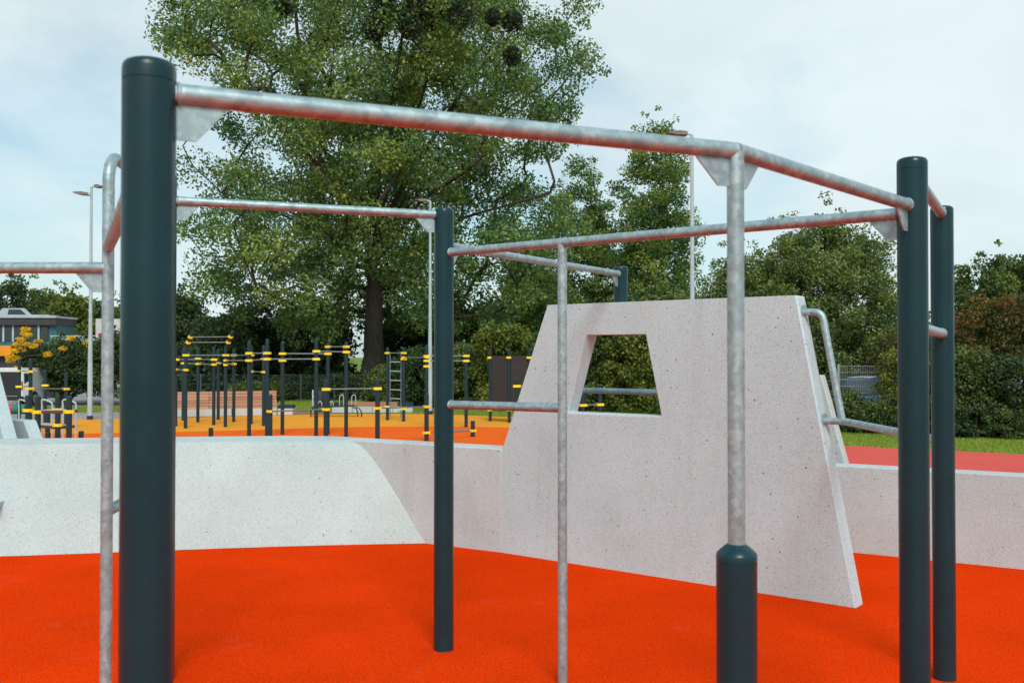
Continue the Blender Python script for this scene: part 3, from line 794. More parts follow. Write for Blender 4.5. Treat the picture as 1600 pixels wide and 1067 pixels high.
# ------------------------------------------------------------------ benches, bin
bt = thing('slatted_bench', P(350, sg(651), z=OG), 'long bench with a tall wooden slat back on a pale concrete base', 'bench')
x0, x1 = P(215, sg(653), z=OG), P(433, sg(648.5), z=OG)
d = (x1 - x0).normalized(); nn = Vector((-d.y, d.x, 0)); Lb = (x1 - x0).length
def seg_prism(A, L, dep, z0, z1, lean=0.0, y0=0.0):
    mb = MB(); p = A + nn * y0
    mb.prism([V(p, z0), V(p + d * L, z0), V(p + d * L + nn * lean, z1), V(p + nn * lean, z1)], nn * dep); return mb
nblk = 3
for k in range(nblk):
    A = x0 + d * (Lb * k / nblk + 0.01); obj('concrete_base', seg_prism(A, Lb / nblk - 0.02, 0.7, OG, OG + 0.27), 'conc_plain', bt, bevel=0.01)
for k in range(6):
    for j in range(2):
        A = x0 + d * (Lb * j / 2 + 0.006)
        obj('slat', seg_prism(A, Lb / 2 - 0.012, 0.045, OG + 0.275 + k * 0.105, OG + 0.275 + k * 0.105 + 0.092, 0.02, 0.02 + k * 0.022), 'wood', bt)
obj('back_frame', seg_prism(x0, Lb - 0.05, 0.06, OG + 0.27, OG + 0.85, 0.12, 0.14), 'deck', bt)
bt2 = thing('seat_block', P(445, sg(647), z=OG), 'short concrete seat block with a dark cap at the end of the slatted bench', 'seat')
a = P(434, sg(648.3), z=OG); d = Vector((1, 0.03, 0)).normalized(); nn = Vector((-d.y, d.x, 0)); L2 = 23 / 42
obj('concrete_base', seg_prism(a, L2, 0.6, OG, OG + 0.24), 'conc_plain', bt2, bevel=0.01)
obj('seat_cap', seg_prism(a, L2, 0.6, OG + 0.243, OG + 0.36), 'rigpost', bt2, bevel=0.01)
bt3 = thing('low_bench', P(583, sg(645), z=OG), 'low concrete bench with wooden seat slats and dark end caps by the ladder', 'bench')
a = P(519, sg(645), z=OG); L3 = 126 / sg(645)
for k in range(4): obj('concrete_base', seg_prism(a + d * (L3 * k / 4), L3 / 4 - 0.012, 0.6, OG, OG + 0.24), 'conc_plain', bt3, bevel=0.01)
for k in range(4): obj('slat', seg_prism(a + d * 0.5, L3 - 1.1, 0.13, OG + 0.245, OG + 0.40, 0, k * 0.145), 'wood', bt3)
for off, ln in ((0.0, 0.44), (L3 - 0.55, 0.55)): obj('seat_cap', seg_prism(a + d * off, ln, 0.6, OG + 0.245, OG + 0.38), 'rigpost', bt3, bevel=0.01)
bn = thing('litter_bin', P(496, sg(644), z=OG), 'slim grey litter bin on a post behind the exercise bench', 'litter bin')
sb_ = sg(644)
mb = MB(); q = P(500, sb_, z=OG); mb.lathe([(0.15, 0.25), (0.17, 0.3), (0.17, 0.75), (0.15, 0.82), (0.1, 0.85)], q, 20); obj('bin_body', mb, 'darkpanel', bn)
q = P(489, sb_, z=OG); mb = MB(); mb.lathe([(0.03, 0), (0.03, 0.85), (0.02, 0.87)], q, 10); obj('post', mb, 'lamp', bn)
mb = MB(); q2 = P(500, sb_, z=OG); mb.tube([q + Vector((0, 0, 0.6)), q2 + Vector((0, 0, 0.6))], 0.02, 8); obj('bracket', mb, 'lamp', bn)

# ------------------------------------------------------------------ lamps
def lamp_post(x, ybase, ztop, heads, lab):
    s_ = sg(ybase); q = P(x, s_, z=OG)
    t = thing('lamp_post', q, lab, 'lamp post', 'tall lamp posts')
    obj('pole', MB().lathe([(0.085, 0.12), (0.085, 1.5), (0.06, 3.5), (0.042, ztop - OG)], q, 16), 'lamp', t)
    obj('pole_foot', MB().lathe([(0.10, 0), (0.10, 0.12), (0.086, 0.13)], q, 16), 'black', t)
    for dxh, dz, ln, dirx, tilt in heads:
        c = Vector((q.x, q.y, ztop + dz)); e = c + Vector((dirx * 0.12, 0, 0.02))
        mb = MB(); mb.tube([c - Vector((0, 0, 0.1)), c, e], 0.03, 8); arm = obj('arm', mb, 'lamp', t)
        a = e; b = e + Vector((dirx * ln, -0.05, tilt * ln))
        up = Vector((0, 0, 1)); wv = Vector((0, 0.16, 0))
        pl = [a + up * 0.06 - wv * 0.6, a - up * 0.03 - wv * 0.6, a + (b - a) * 0.5 - up * 0.05 - wv, b - up * 0.02 - wv * 0.8, b + up * 0.02 - wv * 0.8, a + (b - a) * 0.4 + up * 0.06 - wv]
        mb = MB(); mb.prism(pl, wv * 1.8); obj('lamp_head', mb, 'lamphead', t, bevel=0.012)
lamp_post(141, 655, CH + (556 - 292) / sg(655), [(0, 0, 0.30, 1, -0.02), (0, -0.27, 0.45, -1, 0.12)], 'tall pale lamp post with two heads at the left, behind the bent tube')
lamp_post(672, 647, CH + (556 - 314) / sg(647), [(0, 0, 0.34, -1, 0.02)], 'thin pale lamp post right beside the slim middle post')
lamp_post(1082, 688, CH + (556 - 210) / sg(688), [(0, 0, 0.52, -1, 0.03)], 'tall lamp post rising behind the windowed slab with its head to the left')

# ------------------------------------------------------------------ trees and shrubs
def leaf_mesh(name, centers, radii, per, size, zsq=0.75, up=0.35, tint_c=None, shell=0.0, tint_amp=0.25):
    """many single-quad leaves scattered about cluster centres"""
    C = np.repeat(np.asarray(centers), per, axis=0); Rr = np.repeat(np.asarray(radii), per)
    n = len(C); d = RNG.normal(size=(n, 3)); d /= np.linalg.norm(d, axis=1)[:, None]
    rad = RNG.random(n) ** (1 / 2.2)
    if shell: rad = shell + (1 - shell) * rad
    off = d * (rad * Rr)[:, None]; off[:, 2] *= zsq
    off[:, 2] -= 0.12 * Rr * RNG.random(n)
    pos = C + off
    nrm = RNG.normal(size=(n, 3)) + d * 0.5; nrm[:, 2] = nrm[:, 2] * 0.8 + up
    nrm /= np.linalg.norm(nrm, axis=1)[:, None]
    t = RNG.normal(size=(n, 3)); t[:, 2] -= 0.4
    t -= nrm * (t * nrm).sum(1)[:, None]; t /= np.linalg.norm(t, axis=1)[:, None]
    b = np.cross(nrm, t); sz = size * RNG.uniform(0.6, 1.25, n)
    fold = nrm * (sz * 0.12)[:, None]
    v = np.empty((n, 4, 3))
    v[:, 0] = pos - t * (sz * 0.5)[:, None]; v[:, 1] = pos + b * (sz * 0.36)[:, None] + fold - t * (sz * 0.08)[:, None]
    v[:, 2] = pos + t * (sz * 0.5)[:, None]; v[:, 3] = pos - b * (sz * 0.36)[:, None] + fold - t * (sz * 0.08)[:, None]
    me = bpy.data.meshes.new(name)
    me.vertices.add(n * 4); me.vertices.foreach_set('co', v.reshape(-1).astype(np.float32))
    me.loops.add(n * 4); me.loops.foreach_set('vertex_index', np.arange(n * 4, dtype=np.int32))
    me.polygons.add(n); me.polygons.foreach_set('loop_start', np.arange(0, n * 4, 4, dtype=np.int32))
    me.polygons.foreach_set('loop_total', np.full(n, 4, dtype=np.int32))
    tc_ = np.repeat(np.asarray(tint_c), per) if tint_c is not None else 0.5
    tint = np.clip(tc_ + RNG.normal(size=n) * tint_amp, 0, 1).astype(np.float32)
    me.update(calc_edges=True)
    a = me.attributes.new('tint', 'FLOAT', 'FACE'); a.data.foreach_set('value', tint)
    return me
def grow(base, split, attract, tip_r, trunk_r, step=0.9, jitter=0.12, up=0.25, flare=1.5, limbs=()):
    """connect attraction points into a branching skeleton; returns list of (p0,p1,r0,r1)"""
    base = np.array(base, float); split = np.array(split, float)
    nodes = []; par = []
    k = max(4, int(np.linalg.norm(split - base) / 0.7))
    for i in range(k + 1):
        f = i / k; p = base + (split - base) * f; p[:2] += np.sin(f * 5) * 0.05 * RNG.normal(size=2)
        nodes.append(p); par.append(i - 1)
    for e in limbs:
        e = np.array(e, float); j0 = k; p0 = nodes[k]; L = np.linalg.norm(e - p0); m = int(L / step); prev = k
        ctrl = p0 + np.array([(e[0] - p0[0]) * 0.25, (e[1] - p0[1]) * 0.25, (e[2] - p0[2]) * 0.55])
        ph = RNG.random(3) * 6
        for i in range(1, m + 1):
            f = i / m; q = p0 * (1-f)**2 + ctrl * 2*f*(1-f) + e * f*f + np.sin(ph + f * 9) * 0.28 * f * (1 - f) * 2
            nodes.append(q); par.append(prev); prev = len(nodes) - 1
    att = sorted(attract, key=lambda a: np.linalg.norm(a - split))
    tips = []; arr = np.array(nodes)
    for a in att:
        sub = arr[max(0, k - 1):]
        df = a - sub; dist = np.linalg.norm(df, axis=1)
        hor = np.linalg.norm(df[:, :2], axis=1)
        cost = dist + 0.9 * np.maximum(0, hor * 0.35 - df[:, 2])
        j = int(np.argmin(cost)) + max(0, k - 1)
        p0 = arr[j]; L = np.linalg.norm(a - p0)
        pd = p0 - arr[par[j]] if par[j] >= 0 else np.array([0, 0, 1.0]); pd = pd / (np.linalg.norm(pd) + 1e-6)
        ctrl = p0 + pd * L * 0.35 + np.array([0, 0, up * L * 0.25])
        m = max(1, int(L / step)); prev = j; new = []
        for i in range(1, m + 1):
            f = i / m; q = p0 * (1-f)**2 + ctrl * 2*f*(1-f) + a * f*f
            if i < m: q = q + RNG.normal(size=3) * jitter * step
            nodes.append(q); par.append(prev); prev = len(nodes) - 1; new.append(q)
        tips.append(prev); arr = np.vstack([arr, new])
    cnt = np.zeros(len(nodes))
    for t in tips: cnt[t] += 1
    for i in range(len(nodes) - 1, 0, -1): cnt[par[i]] += cnt[i]
    r = tip_r * np.maximum(cnt, 1) ** (0.44 if len(limbs) else 0.5)
    rm = r.max(); r = np.where(cnt > 1, tip_r + (r - tip_r) * (trunk_r * 0.92 - tip_r) / (rm - tip_r), tip_r)
    for i in range(k + 1): r[i] = trunk_r * (1 + (flare - 1) * (1 - i / k) ** 2.5)
    return arr, par, r
def wood_mesh(name, arr, par, r, seg=6, rmin=0.0):
    vs = []; fs = []
    for i in range(1, len(arr)):
        j = par[i]; a, b = Vector(arr[j]), Vector(arr[i]); t = b - a
        if t.length < 1e-5: continue
        r0, r1 = min(r[j], r[i] * 1.5), r[i]
        sgm = 14 if r1 > 0.25 else (seg if r1 > 0.05 else 4)
        t.normalize(); u = t.orthogonal().normalized(); w = t.cross(u); o = len(vs)
        a = a - t * r0 * 0.3
        for p, rr in ((a, r0), (b, r1)):
            for k in range(sgm):
                an = 2 * math.pi * k / sgm; vs.append(p + (u * math.cos(an) + w * math.sin(an)) * rr)
        for k in range(sgm):
            k2 = (k + 1) % sgm; fs.append((o+k, o+k2, o+sgm+k2, o+sgm+k))
    me = bpy.data.meshes.new(name); me.from_pydata(vs, [], fs); smooth(me, 60); return me
def put(name, me, mat, parent, kind=None):
    me.materials.append(M[mat]); o = bpy.data.objects.new(name, me); COL.objects.link(o)
    if parent is not None:
        o.parent = parent; o.location = -wloc(parent)
    if kind: o['kind'] = kind
    return o
def sample_crown(n, c, prof, sq=1.0, bias=0.55, gap=None):
    """prof: list of (z, radius); points in the body of revolution around c(x,y), biased outwards"""
    zs = np.array([p[0] for p in prof]); rs = np.array([p[1] for p in prof])
    fine = np.linspace(zs[0], zs[-1], 200); w = np.interp(fine, zs, rs) ** 1.6; w /= w.sum()
    res = []
    tries = 0
    while len(res) < n and tries < n * 40:
        tries += 1
        z = RNG.choice(fine, p=w) + RNG.normal() * 0.1; rr = np.interp(z, zs, rs) * RNG.random() ** bias
        a = RNG.random() * 2 * math.pi
        p = np.array([c[0] + rr * math.cos(a), c[1] + rr * sq * math.sin(a), z])
        if gap and res:
            if np.min(np.linalg.norm(np.array(res[-250:]) - p, axis=1)) < gap: continue
        res.append(p)
    return res
def tree(name, label, loc, prof, split_z, ncl, crad, per, size, leafmat, trunk_r, barkmat='bark', cat='tree', tip=0.02, sq=1.0, bias=0.55, gap=None, up=0.35, flare=1.5, lean=(0, 0), tint_sd=0.18, zsq=0.75, shell=0.0, group=None, step=0.9, limbs=()):
    x, y = loc; t = thing(name, (x, y, OG), label, cat, group)
    att = sample_crown(ncl, (x + lean[0], y + lean[1]), prof, sq, bias, gap)
    if limbs: att = [q for q in att if not (abs(q[0] - x) < 1.5 and q[2] < pz(445, y) and q[1] < y + 1)]
    arr, par, r = grow((x, y, OG - 0.1), (x + lean[0] * 0.5, y + lean[1] * 0.5, split_z), att, tip, trunk_r, step=step, flare=flare, limbs=limbs)
    put('trunk', wood_mesh('trunk', arr, par, r), barkmat, t)
    ctr = np.array([x + lean[0], y + lean[1], (prof[0][0] + prof[-1][0]) / 2]); sp = []
    for q in att:
        v = q - ctr; L_ = np.linalg.norm(v)
        if RNG.random() < 0.55 and L_ > 0.1: sp.append(q + v / L_ * crad * RNG.uniform(0.8, 1.5) + np.array([0, 0, crad * RNG.uniform(0, 0.7)]))
    n0 = len(att); att = att + sp
    per = np.array([per] * n0 + [max(12, per // 9)] * len(sp))
    rad = np.array([crad * RNG.uniform(0.7, 1.25) * (1 if i < n0 else 0.42) for i in range(len(att))]); tn = np.clip(0.45 + RNG.normal(size=len(att)) * tint_sd, 0.05, 0.95)
    put('crown', leaf_mesh('crown', att, rad, per, size, zsq, up, tn, shell), leafmat, t)
    return t, att
def pz(y, Y): return CH + (HZ - y) * Y / F
def px(x, Y): return (x - 800) * Y / F

# the big poplar with mistletoe
BY = 50.0
bx_ = px(580, BY)
big_prof = [(pz(520, BY), 4.0), (pz(470, BY), 8.5), (pz(380, BY), 9.6), (pz(250, BY), 9.6), (pz(120, BY), 10.3), (pz(0, BY), 10.2), (23, 9.2), (26, 6.5), (28, 1.5)]
big, att = tree('poplar_tree', 'huge poplar with a thick trunk and dark mistletoe balls, filling the upper left', (bx_, BY), big_prof, pz(420, BY), 640, 1.18, 400, 0.165, 'leaf_poplar', 0.43,
                bias=0.50, gap=1.0, lean=(0.4, 0), flare=1.75, tip=0.03, tint_sd=0.2,
                limbs=[(px(a, BY + c), BY + c, pz(b, BY + c)) for a, b, c in ((345, 300, -4), (400, 120, -5), (470, 40, 3), (520, 0, -6), (590, -60, -3), (640, -20, -7), (720, 10, -5), (790, 60, -3), (850, 130, 2), (860, 300, -4), (320, 400, -3), (600, -40, 6), (760, 240, -7), (450, 330, -8))])
for mx, my, mr in ((600, 8, 0.8), (628, 22, 0.55), (720, 14, 0.95), (700, 6, 0.7), (770, 24, 0.42), (655, 6, 0.8), (640, 40, 0.6), (585, 40, 0.7), (672, 30, 0.5), (800, 30, 0.6), (440, 8, 0.55), (620, 205, 0.45), (800, 85, 0.5)):
    yy = BY - RNG.uniform(6.5, 9.0); c = (px(mx, yy), yy, pz(my, yy))
    put('mistletoe_clump', leaf_mesh('mistletoe_clump', [c], [mr * 0.85], 900, 0.13, 1.0, 0.0, [0.35], 0.0), 'leaf_mistle', big, 'stuff')

# poplars to the right of it
for x, top, hw, Y, lab, nn_ in ((1030, 168, 62, 64, 'tallest slender poplar with a pointed top, left of the lamp behind the slab', 200),
                            (905, 232, 66, 66, 'loose poplar standing just right of the huge crown', 130),
                            (968, 262, 55, 68, 'lower poplar between the two slender ones', 100),
                            (838, 330, 48, 60, 'thin airy tree with bare twigs right of the huge trunk', 60)):
    zt_ = pz(top, Y); w = hw * Y / F
    pr = [(OG + 1.5, w * 0.7), (OG + 4, w * 1.05), (zt_ * 0.55, w), (zt_ * 0.8, w * 0.72), (zt_ - 1.2, w * 0.34), (zt_ - 0.2, 0.12)]
    tree('poplar_tree', lab, (px(x, Y), Y), pr, 3.0, nn_, 0.85, 180, 0.19, 'leaf_poplar_light', 0.2, 'bark_grey', bias=0.6, gap=0.5, tip=0.018, step=1.1, group='slender poplars right of the big tree', tint_sd=0.2)
# rounded willow-like tree on the right
for x, top, hw, Y, lab, n_ in ((1285, 340, 118, 38, 'broad bushy willow with a round crown behind the slab rails', 330),
                           (1150, 392, 72, 41, 'smaller willow shrub rising directly behind the slab top', 130)):
    zt_ = pz(top, Y); w = hw * Y / F
    pr = [(OG + 0.5, w * 0.9), (OG + 2.0, w * 1.08), (zt_ * 0.55, w * 1.0), (zt_ * 0.8, w * 0.8), (zt_ - 0.4, w * 0.36), (zt_, 0.15)]
    tree('willow_tree', lab, (px(x, Y), Y), pr, 0.8, n_, 0.60, 290, 0.115, 'leaf_willow', 0.16, 'bark_grey', bias=0.5, gap=0.35, tip=0.010, step=0.6, group='bushy willows', tint_sd=0.2)
# dark understorey left and right of the big trunk
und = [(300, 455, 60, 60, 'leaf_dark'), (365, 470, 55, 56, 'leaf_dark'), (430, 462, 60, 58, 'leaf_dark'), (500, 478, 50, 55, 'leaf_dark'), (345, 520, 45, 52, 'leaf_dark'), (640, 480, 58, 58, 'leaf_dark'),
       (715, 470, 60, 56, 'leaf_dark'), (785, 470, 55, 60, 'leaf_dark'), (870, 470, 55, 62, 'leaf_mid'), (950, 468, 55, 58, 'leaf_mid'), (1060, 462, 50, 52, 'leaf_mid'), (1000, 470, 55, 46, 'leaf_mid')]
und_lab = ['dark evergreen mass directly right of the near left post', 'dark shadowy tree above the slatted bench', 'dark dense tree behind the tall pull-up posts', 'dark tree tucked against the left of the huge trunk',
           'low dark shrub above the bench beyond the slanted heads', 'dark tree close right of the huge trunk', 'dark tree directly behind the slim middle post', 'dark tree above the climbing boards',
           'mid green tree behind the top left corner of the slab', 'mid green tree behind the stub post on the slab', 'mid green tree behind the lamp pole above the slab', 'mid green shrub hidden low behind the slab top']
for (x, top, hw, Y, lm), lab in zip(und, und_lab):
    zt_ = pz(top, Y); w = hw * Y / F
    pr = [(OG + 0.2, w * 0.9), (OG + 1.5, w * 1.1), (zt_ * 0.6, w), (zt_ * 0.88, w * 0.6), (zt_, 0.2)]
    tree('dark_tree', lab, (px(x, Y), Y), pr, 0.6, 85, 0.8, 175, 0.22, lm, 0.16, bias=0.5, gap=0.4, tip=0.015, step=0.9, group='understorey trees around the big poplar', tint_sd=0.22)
# hedges and shrubs close behind the play area
def shrub(name, label, x, top, hw, Y, mat, n, crad=0.38, per=150, size=0.12, dep=None, cat='shrub', group=None, bottom=None):
    zt_ = pz(top, Y); w = hw * Y / F; c = (px(x, Y), Y)
    t = thing(name, (c[0], c[1], OG), label, cat, group)
    att = []; rr = []
    for _ in range(n):
        f = RNG.random() ** 0.75; z = OG + 0.1 + (zt_ - crad * 0.5 - OG) * f
        ww = w * (1.0 if f < 0.6 else max(0.3, math.sqrt(max(0, 1 - ((f - 0.6) / 0.45) ** 2)))); a = RNG.random() * 2 * math.pi; q = RNG.random() ** 0.4
        att.append(np.array([c[0] + ww * q * math.cos(a), c[1] + (dep or w) * q * math.sin(a), z])); rr.append(crad * RNG.uniform(0.7, 1.3))
    tn = np.clip(0.42 + RNG.normal(size=n) * 0.22, 0.05, 0.95)
    mb = MB()
    for k in range(9):
        a = att[int(RNG.integers(n))]; b = np.array([c[0] + RNG.normal() * w * 0.25, c[1] + RNG.normal() * 0.1, OG - 0.05]); m = (a + b) / 2 + np.array([0, 0, 0.3])
        mb.tube([b, m, a], [0.035, 0.025, 0.01], 5)
    obj('stems', mb, 'bark', t)
    put('foliage', leaf_mesh('foliage', att, rr, per, size, 0.8, 0.4, tn, 0.0), mat, t); return t
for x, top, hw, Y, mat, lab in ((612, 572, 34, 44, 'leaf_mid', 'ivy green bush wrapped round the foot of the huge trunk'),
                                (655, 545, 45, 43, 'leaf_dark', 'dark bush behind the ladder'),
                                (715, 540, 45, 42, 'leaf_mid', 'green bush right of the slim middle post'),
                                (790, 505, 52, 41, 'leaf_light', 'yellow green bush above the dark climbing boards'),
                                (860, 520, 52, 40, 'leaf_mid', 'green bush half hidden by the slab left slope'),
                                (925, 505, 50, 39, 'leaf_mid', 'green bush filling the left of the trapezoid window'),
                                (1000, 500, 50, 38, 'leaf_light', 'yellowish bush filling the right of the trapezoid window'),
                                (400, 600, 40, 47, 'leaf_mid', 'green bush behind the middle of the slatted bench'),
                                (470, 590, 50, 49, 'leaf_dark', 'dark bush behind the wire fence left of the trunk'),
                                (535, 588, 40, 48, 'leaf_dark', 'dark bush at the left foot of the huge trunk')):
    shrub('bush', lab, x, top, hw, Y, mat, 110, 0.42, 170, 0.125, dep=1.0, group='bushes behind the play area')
# right side: hedge in front of fence, rusty shrub, far tree
for k, (x, top, hw, Y, mat, n, per_, lab) in enumerate(((1328, 615, 26, 28.2, 'leaf_mid', 30, 120, 'low ragged hedge shrub under the slab rail'),
                                   (1366, 628, 30, 28.0, 'leaf_mid', 34, 150, 'knee-high thin hedge shrub in front of the blue car'),
                                   (1408, 548, 36, 27.9, 'leaf_light', 62, 150, 'tall yellow tinged hedge shrub left of the right-hand posts'),
                                   (1455, 560, 40, 27.5, 'leaf_dark', 75, 190, 'dark hedge shrub hidden behind the right-hand posts'),
                                   (1512, 548, 50, 26.9, 'leaf_mid', 95, 170, 'leafy hedge right of the right-hand posts'),
                                   (1585, 560, 48, 26.5, 'leaf_dark', 105, 170, 'dark leafy hedge at the right picture edge'),
                                   (1665, 560, 48, 26.1, 'leaf_dark', 60, 170, 'dark leafy hedge just beyond the right picture edge'))):
    shrub('hedge_shrub', lab, x, top, hw, Y, mat, n, 0.28, per_, 0.08, dep=0.5, cat='hedge', group='hedge shrubs along the mesh fence')
    if k > 1: shrub('hedge_shrub', 'low growth at the foot of the ' + ' '.join(lab.split()[-8:]), x, 628 + (k % 3) * 6, hw * 1.05, Y - 0.35, 'leaf_mid' if k % 2 else 'leaf_dark', 42, 0.2, 170, 0.07, dep=0.4, cat='hedge', group='low growth before the hedge')
shrub('rusty_shrub', 'rust tinged tall shrub above the hedge on the right', 1570, 462, 95, 33, 'leaf_rust', 190, 0.42, 190, 0.11, dep=1.6, group='tall shrubs behind the hedge')
shrub('rusty_shrub', 'ochre tinged shrub between willow and right-hand posts', 1420, 520, 55, 34, 'leaf_rust', 90, 0.42, 150, 0.11, dep=1.2, group='tall shrubs behind the hedge')
zt_ = pz(402, 55)
tree('round_tree', 'dense green round tree at the right edge above the rusty shrub', (px(1562, 55), 55), [(OG + 1, 2), (2, 3.2), (4, 3.3), (zt_ - 0.8, 2.2), (zt_, 0.3)], 1.5, 130, 0.75, 210, 0.2, 'leaf_mid', 0.2, gap=0.5)
# left side
for x, top, hw, Y, n_, lab in ((100, 526, 66, 45, 120, 'dark green wide shrub with bare stems left of the left lamp post'), (160, 528, 34, 44, 60, 'dark green shrub with bare stems right of the left lamp post')):
    w = hw * Y / F; zt_ = pz(top, Y)
    tree('maple_shrub', lab, (px(x + 10, Y), Y), [(pz(606, Y), w * 0.75), (pz(590, Y), w), (pz(560, Y), w), (pz(540, Y), w * 0.8), (zt_, w * 0.35)], OG + 0.35, n_, 0.42, 210, 0.12, 'leaf_dark', 0.07, cat='shrub', bias=0.5, gap=0.2, tip=0.012, step=0.45, group='shrubs by the road')
t = thing('golden_shrub', (px(38, 43), 43, OG), 'bright yellow leafy shrub in front of the flat-roofed building', 'shrub')
gc = [np.array([px(a, 43), 43 + RNG.normal() * 0.3, pz(b, 43)]) for a, b in ((38, 514), (30, 520), (44, 523), (35, 530), (48, 532), (28, 538), (40, 538), (50, 540), (22, 546), (32, 548), (18, 556), (26, 560), (12, 562), (110, 528), (128, 536), (92, 544), (80, 553), (35, 590), (30, 575))]
arr, par, r = grow((px(34, 43), 43, OG), (px(33, 43), 43, 0.2), gc, 0.012, 0.05, step=0.4)
put('stems', wood_mesh('stems', arr, par, r), 'bark', t)
put('foliage', leaf_mesh('foliage', gc, [0.2] * len(gc), 120, 0.09, 0.6, 0.5, [0.55] * len(gc)), 'leaf_yellow', t)
left_trees = [(15, 432, 45, 92, 'leaf_dark', 'dark tree behind the flat-roofed building at the left edge'), (66, 452, 34, 96, 'leaf_mid', 'second tree behind the flat-roofed building'), (112, 462, 34, 84, 'leaf_light', 'light green round tree right of the flat-roofed building'),
              (148, 470, 26, 98, 'leaf_dark', 'dark tree behind the left lamp pole'), (205, 465, 40, 95, 'leaf_mid', 'far tree hidden mostly by the near left post'), (-50, 440, 45, 90, 'leaf_mid', 'far tree beyond the left picture edge'), (265, 470, 40, 88, 'leaf_mid', 'far tree glimpsed right of the near left post')]
for x, top, hw, Y, lm, lab in left_trees:
    zt_ = pz(top, Y); w = hw * Y / F
    tree('far_tree', lab, (px(x, Y), Y), [(OG + 1, w * 0.8), (2.5, w * 1.05), (zt_ * 0.6, w), (zt_ * 0.85, w * 0.7), (zt_, 0.3)], 1.2, 75, 1.0, 150, 0.3, lm, 0.2, gap=0.5, tip=0.02, step=1.2, group='far trees behind the buildings')
# distant treeline closing the horizon
far = ((-120, 'beyond the left picture edge'), (40, 'low behind the flat-roofed building'), (190, 'behind the white building with red bands'), (300, 'behind the dark evergreen mass'), (440, 'behind the tall pull-up posts'),
       (690, 'behind the slim middle post'), (830, 'behind the climbing boards'), (1120, 'behind the lamp post and slab top'), (1395, 'between willow and right-hand posts'), (1500, 'just right of the right-hand posts'), (1640, 'beyond the right picture edge'))
for k, (x, where) in enumerate(far):
    Y = RNG.uniform(100, 118); top = RNG.uniform(475, 500); w = RNG.uniform(70, 95) * Y / F; zt_ = pz(top, Y)
    tree('far_tree', 'distant horizon tree ' + where, (px(x, Y), Y), [(OG + 0.5, w), (2.5, w * 1.05), (zt_ * 0.7, w * 0.85), (zt_, 0.6)], 1.2, 60, 1.5, 110, 0.45, ('leaf_dark', 'leaf_mid')[k % 2], 0.25, gap=0.6, step=1.6, group='distant treeline')

# ------------------------------------------------------------------ mesh fences
def mesh_fence(name, label, a, b, h, panel, wire_dx, wire_r, mat, zs):
    a, b = Vector(a), Vector(b); L = (b - a).length; d = (b - a).normalized(); n = max(1, round(L / panel)); pl = L / n
    t = thing(name, a, label, 'fence')
    for i in range(n + 1):
        p = a + d * pl * i; mb = MB(); mb.box(p.x - 0.03, p.x + 0.03, p.y - 0.02, p.y + 0.02, OG, OG + h + 0.04); obj('post', mb, mat, t)
    for i in range(n):
        mb = MB(); p = a + d * (pl * i + 0.03); m = int(pl / wire_dx)
        for k in range(m):
            q = p + d * (k * wire_dx + 0.02); mb.box(q.x - wire_r, q.x + wire_r, q.y - wire_r, q.y + wire_r, OG + 0.05, OG + h)
        for z in zs:
            e = p + d * (pl - 0.06); mb.prism([V(p, OG + z - 0.006), V(e, OG + z - 0.006), V(e, OG + z + 0.006), V(p, OG + z + 0.006)], (0, 0.012, 0))
        obj('wire_panel', mb, mat, t, sm=False, kind='stuff')
M['fence'] = flat('fence_galvanised', (0.26, 0.28, 0.29, 1), 0.5)
M['fence_dk'] = flat('fence_green', (0.055, 0.085, 0.075, 1), 0.5)
mesh_fence('mesh_fence', 'grey double-bar mesh fence overgrown by the hedge on the right', P(1310, F / 28.9, z=OG), P(1760, F / 27.0, z=OG), 1.9, 2.5, 0.05, 0.0035, 'fence', [0.1, 0.3, 0.5, 0.7, 0.9, 1.1, 1.3, 1.5, 1.7, 1.88])
mesh_fence('mesh_fence', 'thin wire fence behind the slatted bench left of the huge trunk', P(262, F / 47.5, z=OG), P(575, F / 47.0, z=OG), 1.28, 1.75, 0.09, 0.003, 'fence_dk', [0.08, 0.45, 0.85, 1.26])

# ------------------------------------------------------------------ grass
def grass(name, label, poly_pts, n, h, zz=OG):
    xs = []
    poly = np.array(poly_pts); lo = poly.min(0); hi = poly.max(0)
    def inside(p):
        c = np.zeros(len(p), bool); j = len(poly) - 1
        for i in range(len(poly)):
            xi, yi = poly[i]; xj, yj = poly[j]
            c ^= ((yi > p[:, 1]) != (yj > p[:, 1])) & (p[:, 0] < (xj - xi) * (p[:, 1] - yi) / (yj - yi + 1e-9) + xi); j = i
        return c
    p = RNG.uniform(lo, hi, (n * 3, 2)); p = p[inside(p)][:n]; n = len(p)
    a = RNG.random(n) * 2 * math.pi; hh = h * RNG.uniform(0.4, 1.2, n); w = 0.012 * RNG.uniform(0.7, 1.4, n)
    v = np.empty((n, 3, 3)); dxy = np.stack([np.cos(a), np.sin(a)], 1) * w[:, None]
    v[:, 0, :2] = p - dxy; v[:, 1, :2] = p + dxy; v[:, 0, 2] = v[:, 1, 2] = zz - 0.012
    v[:, 2, :2] = p + RNG.normal(size=(n, 2)) * 0.02; v[:, 2, 2] = zz + hh
    me = bpy.data.meshes.new(name); me.vertices.add(n * 3); me.vertices.foreach_set('co', v.reshape(-1).astype(np.float32))
    me.loops.add(n * 3); me.loops.foreach_set('vertex_index', np.arange(n * 3, dtype=np.int32))
    me.polygons.add(n); me.polygons.foreach_set('loop_start', np.arange(0, n * 3, 3, dtype=np.int32)); me.polygons.foreach_set('loop_total', np.full(n, 3, dtype=np.int32)); me.update(calc_edges=True)
    at = me.attributes.new('tint', 'FLOAT', 'FACE'); at.data.foreach_set('value', np.clip(0.5 + RNG.normal(size=n) * 0.25, 0, 1).astype(np.float32))
    o = put(name, me, 'grass', None); tag(o, label, 'grass', None, 'stuff')
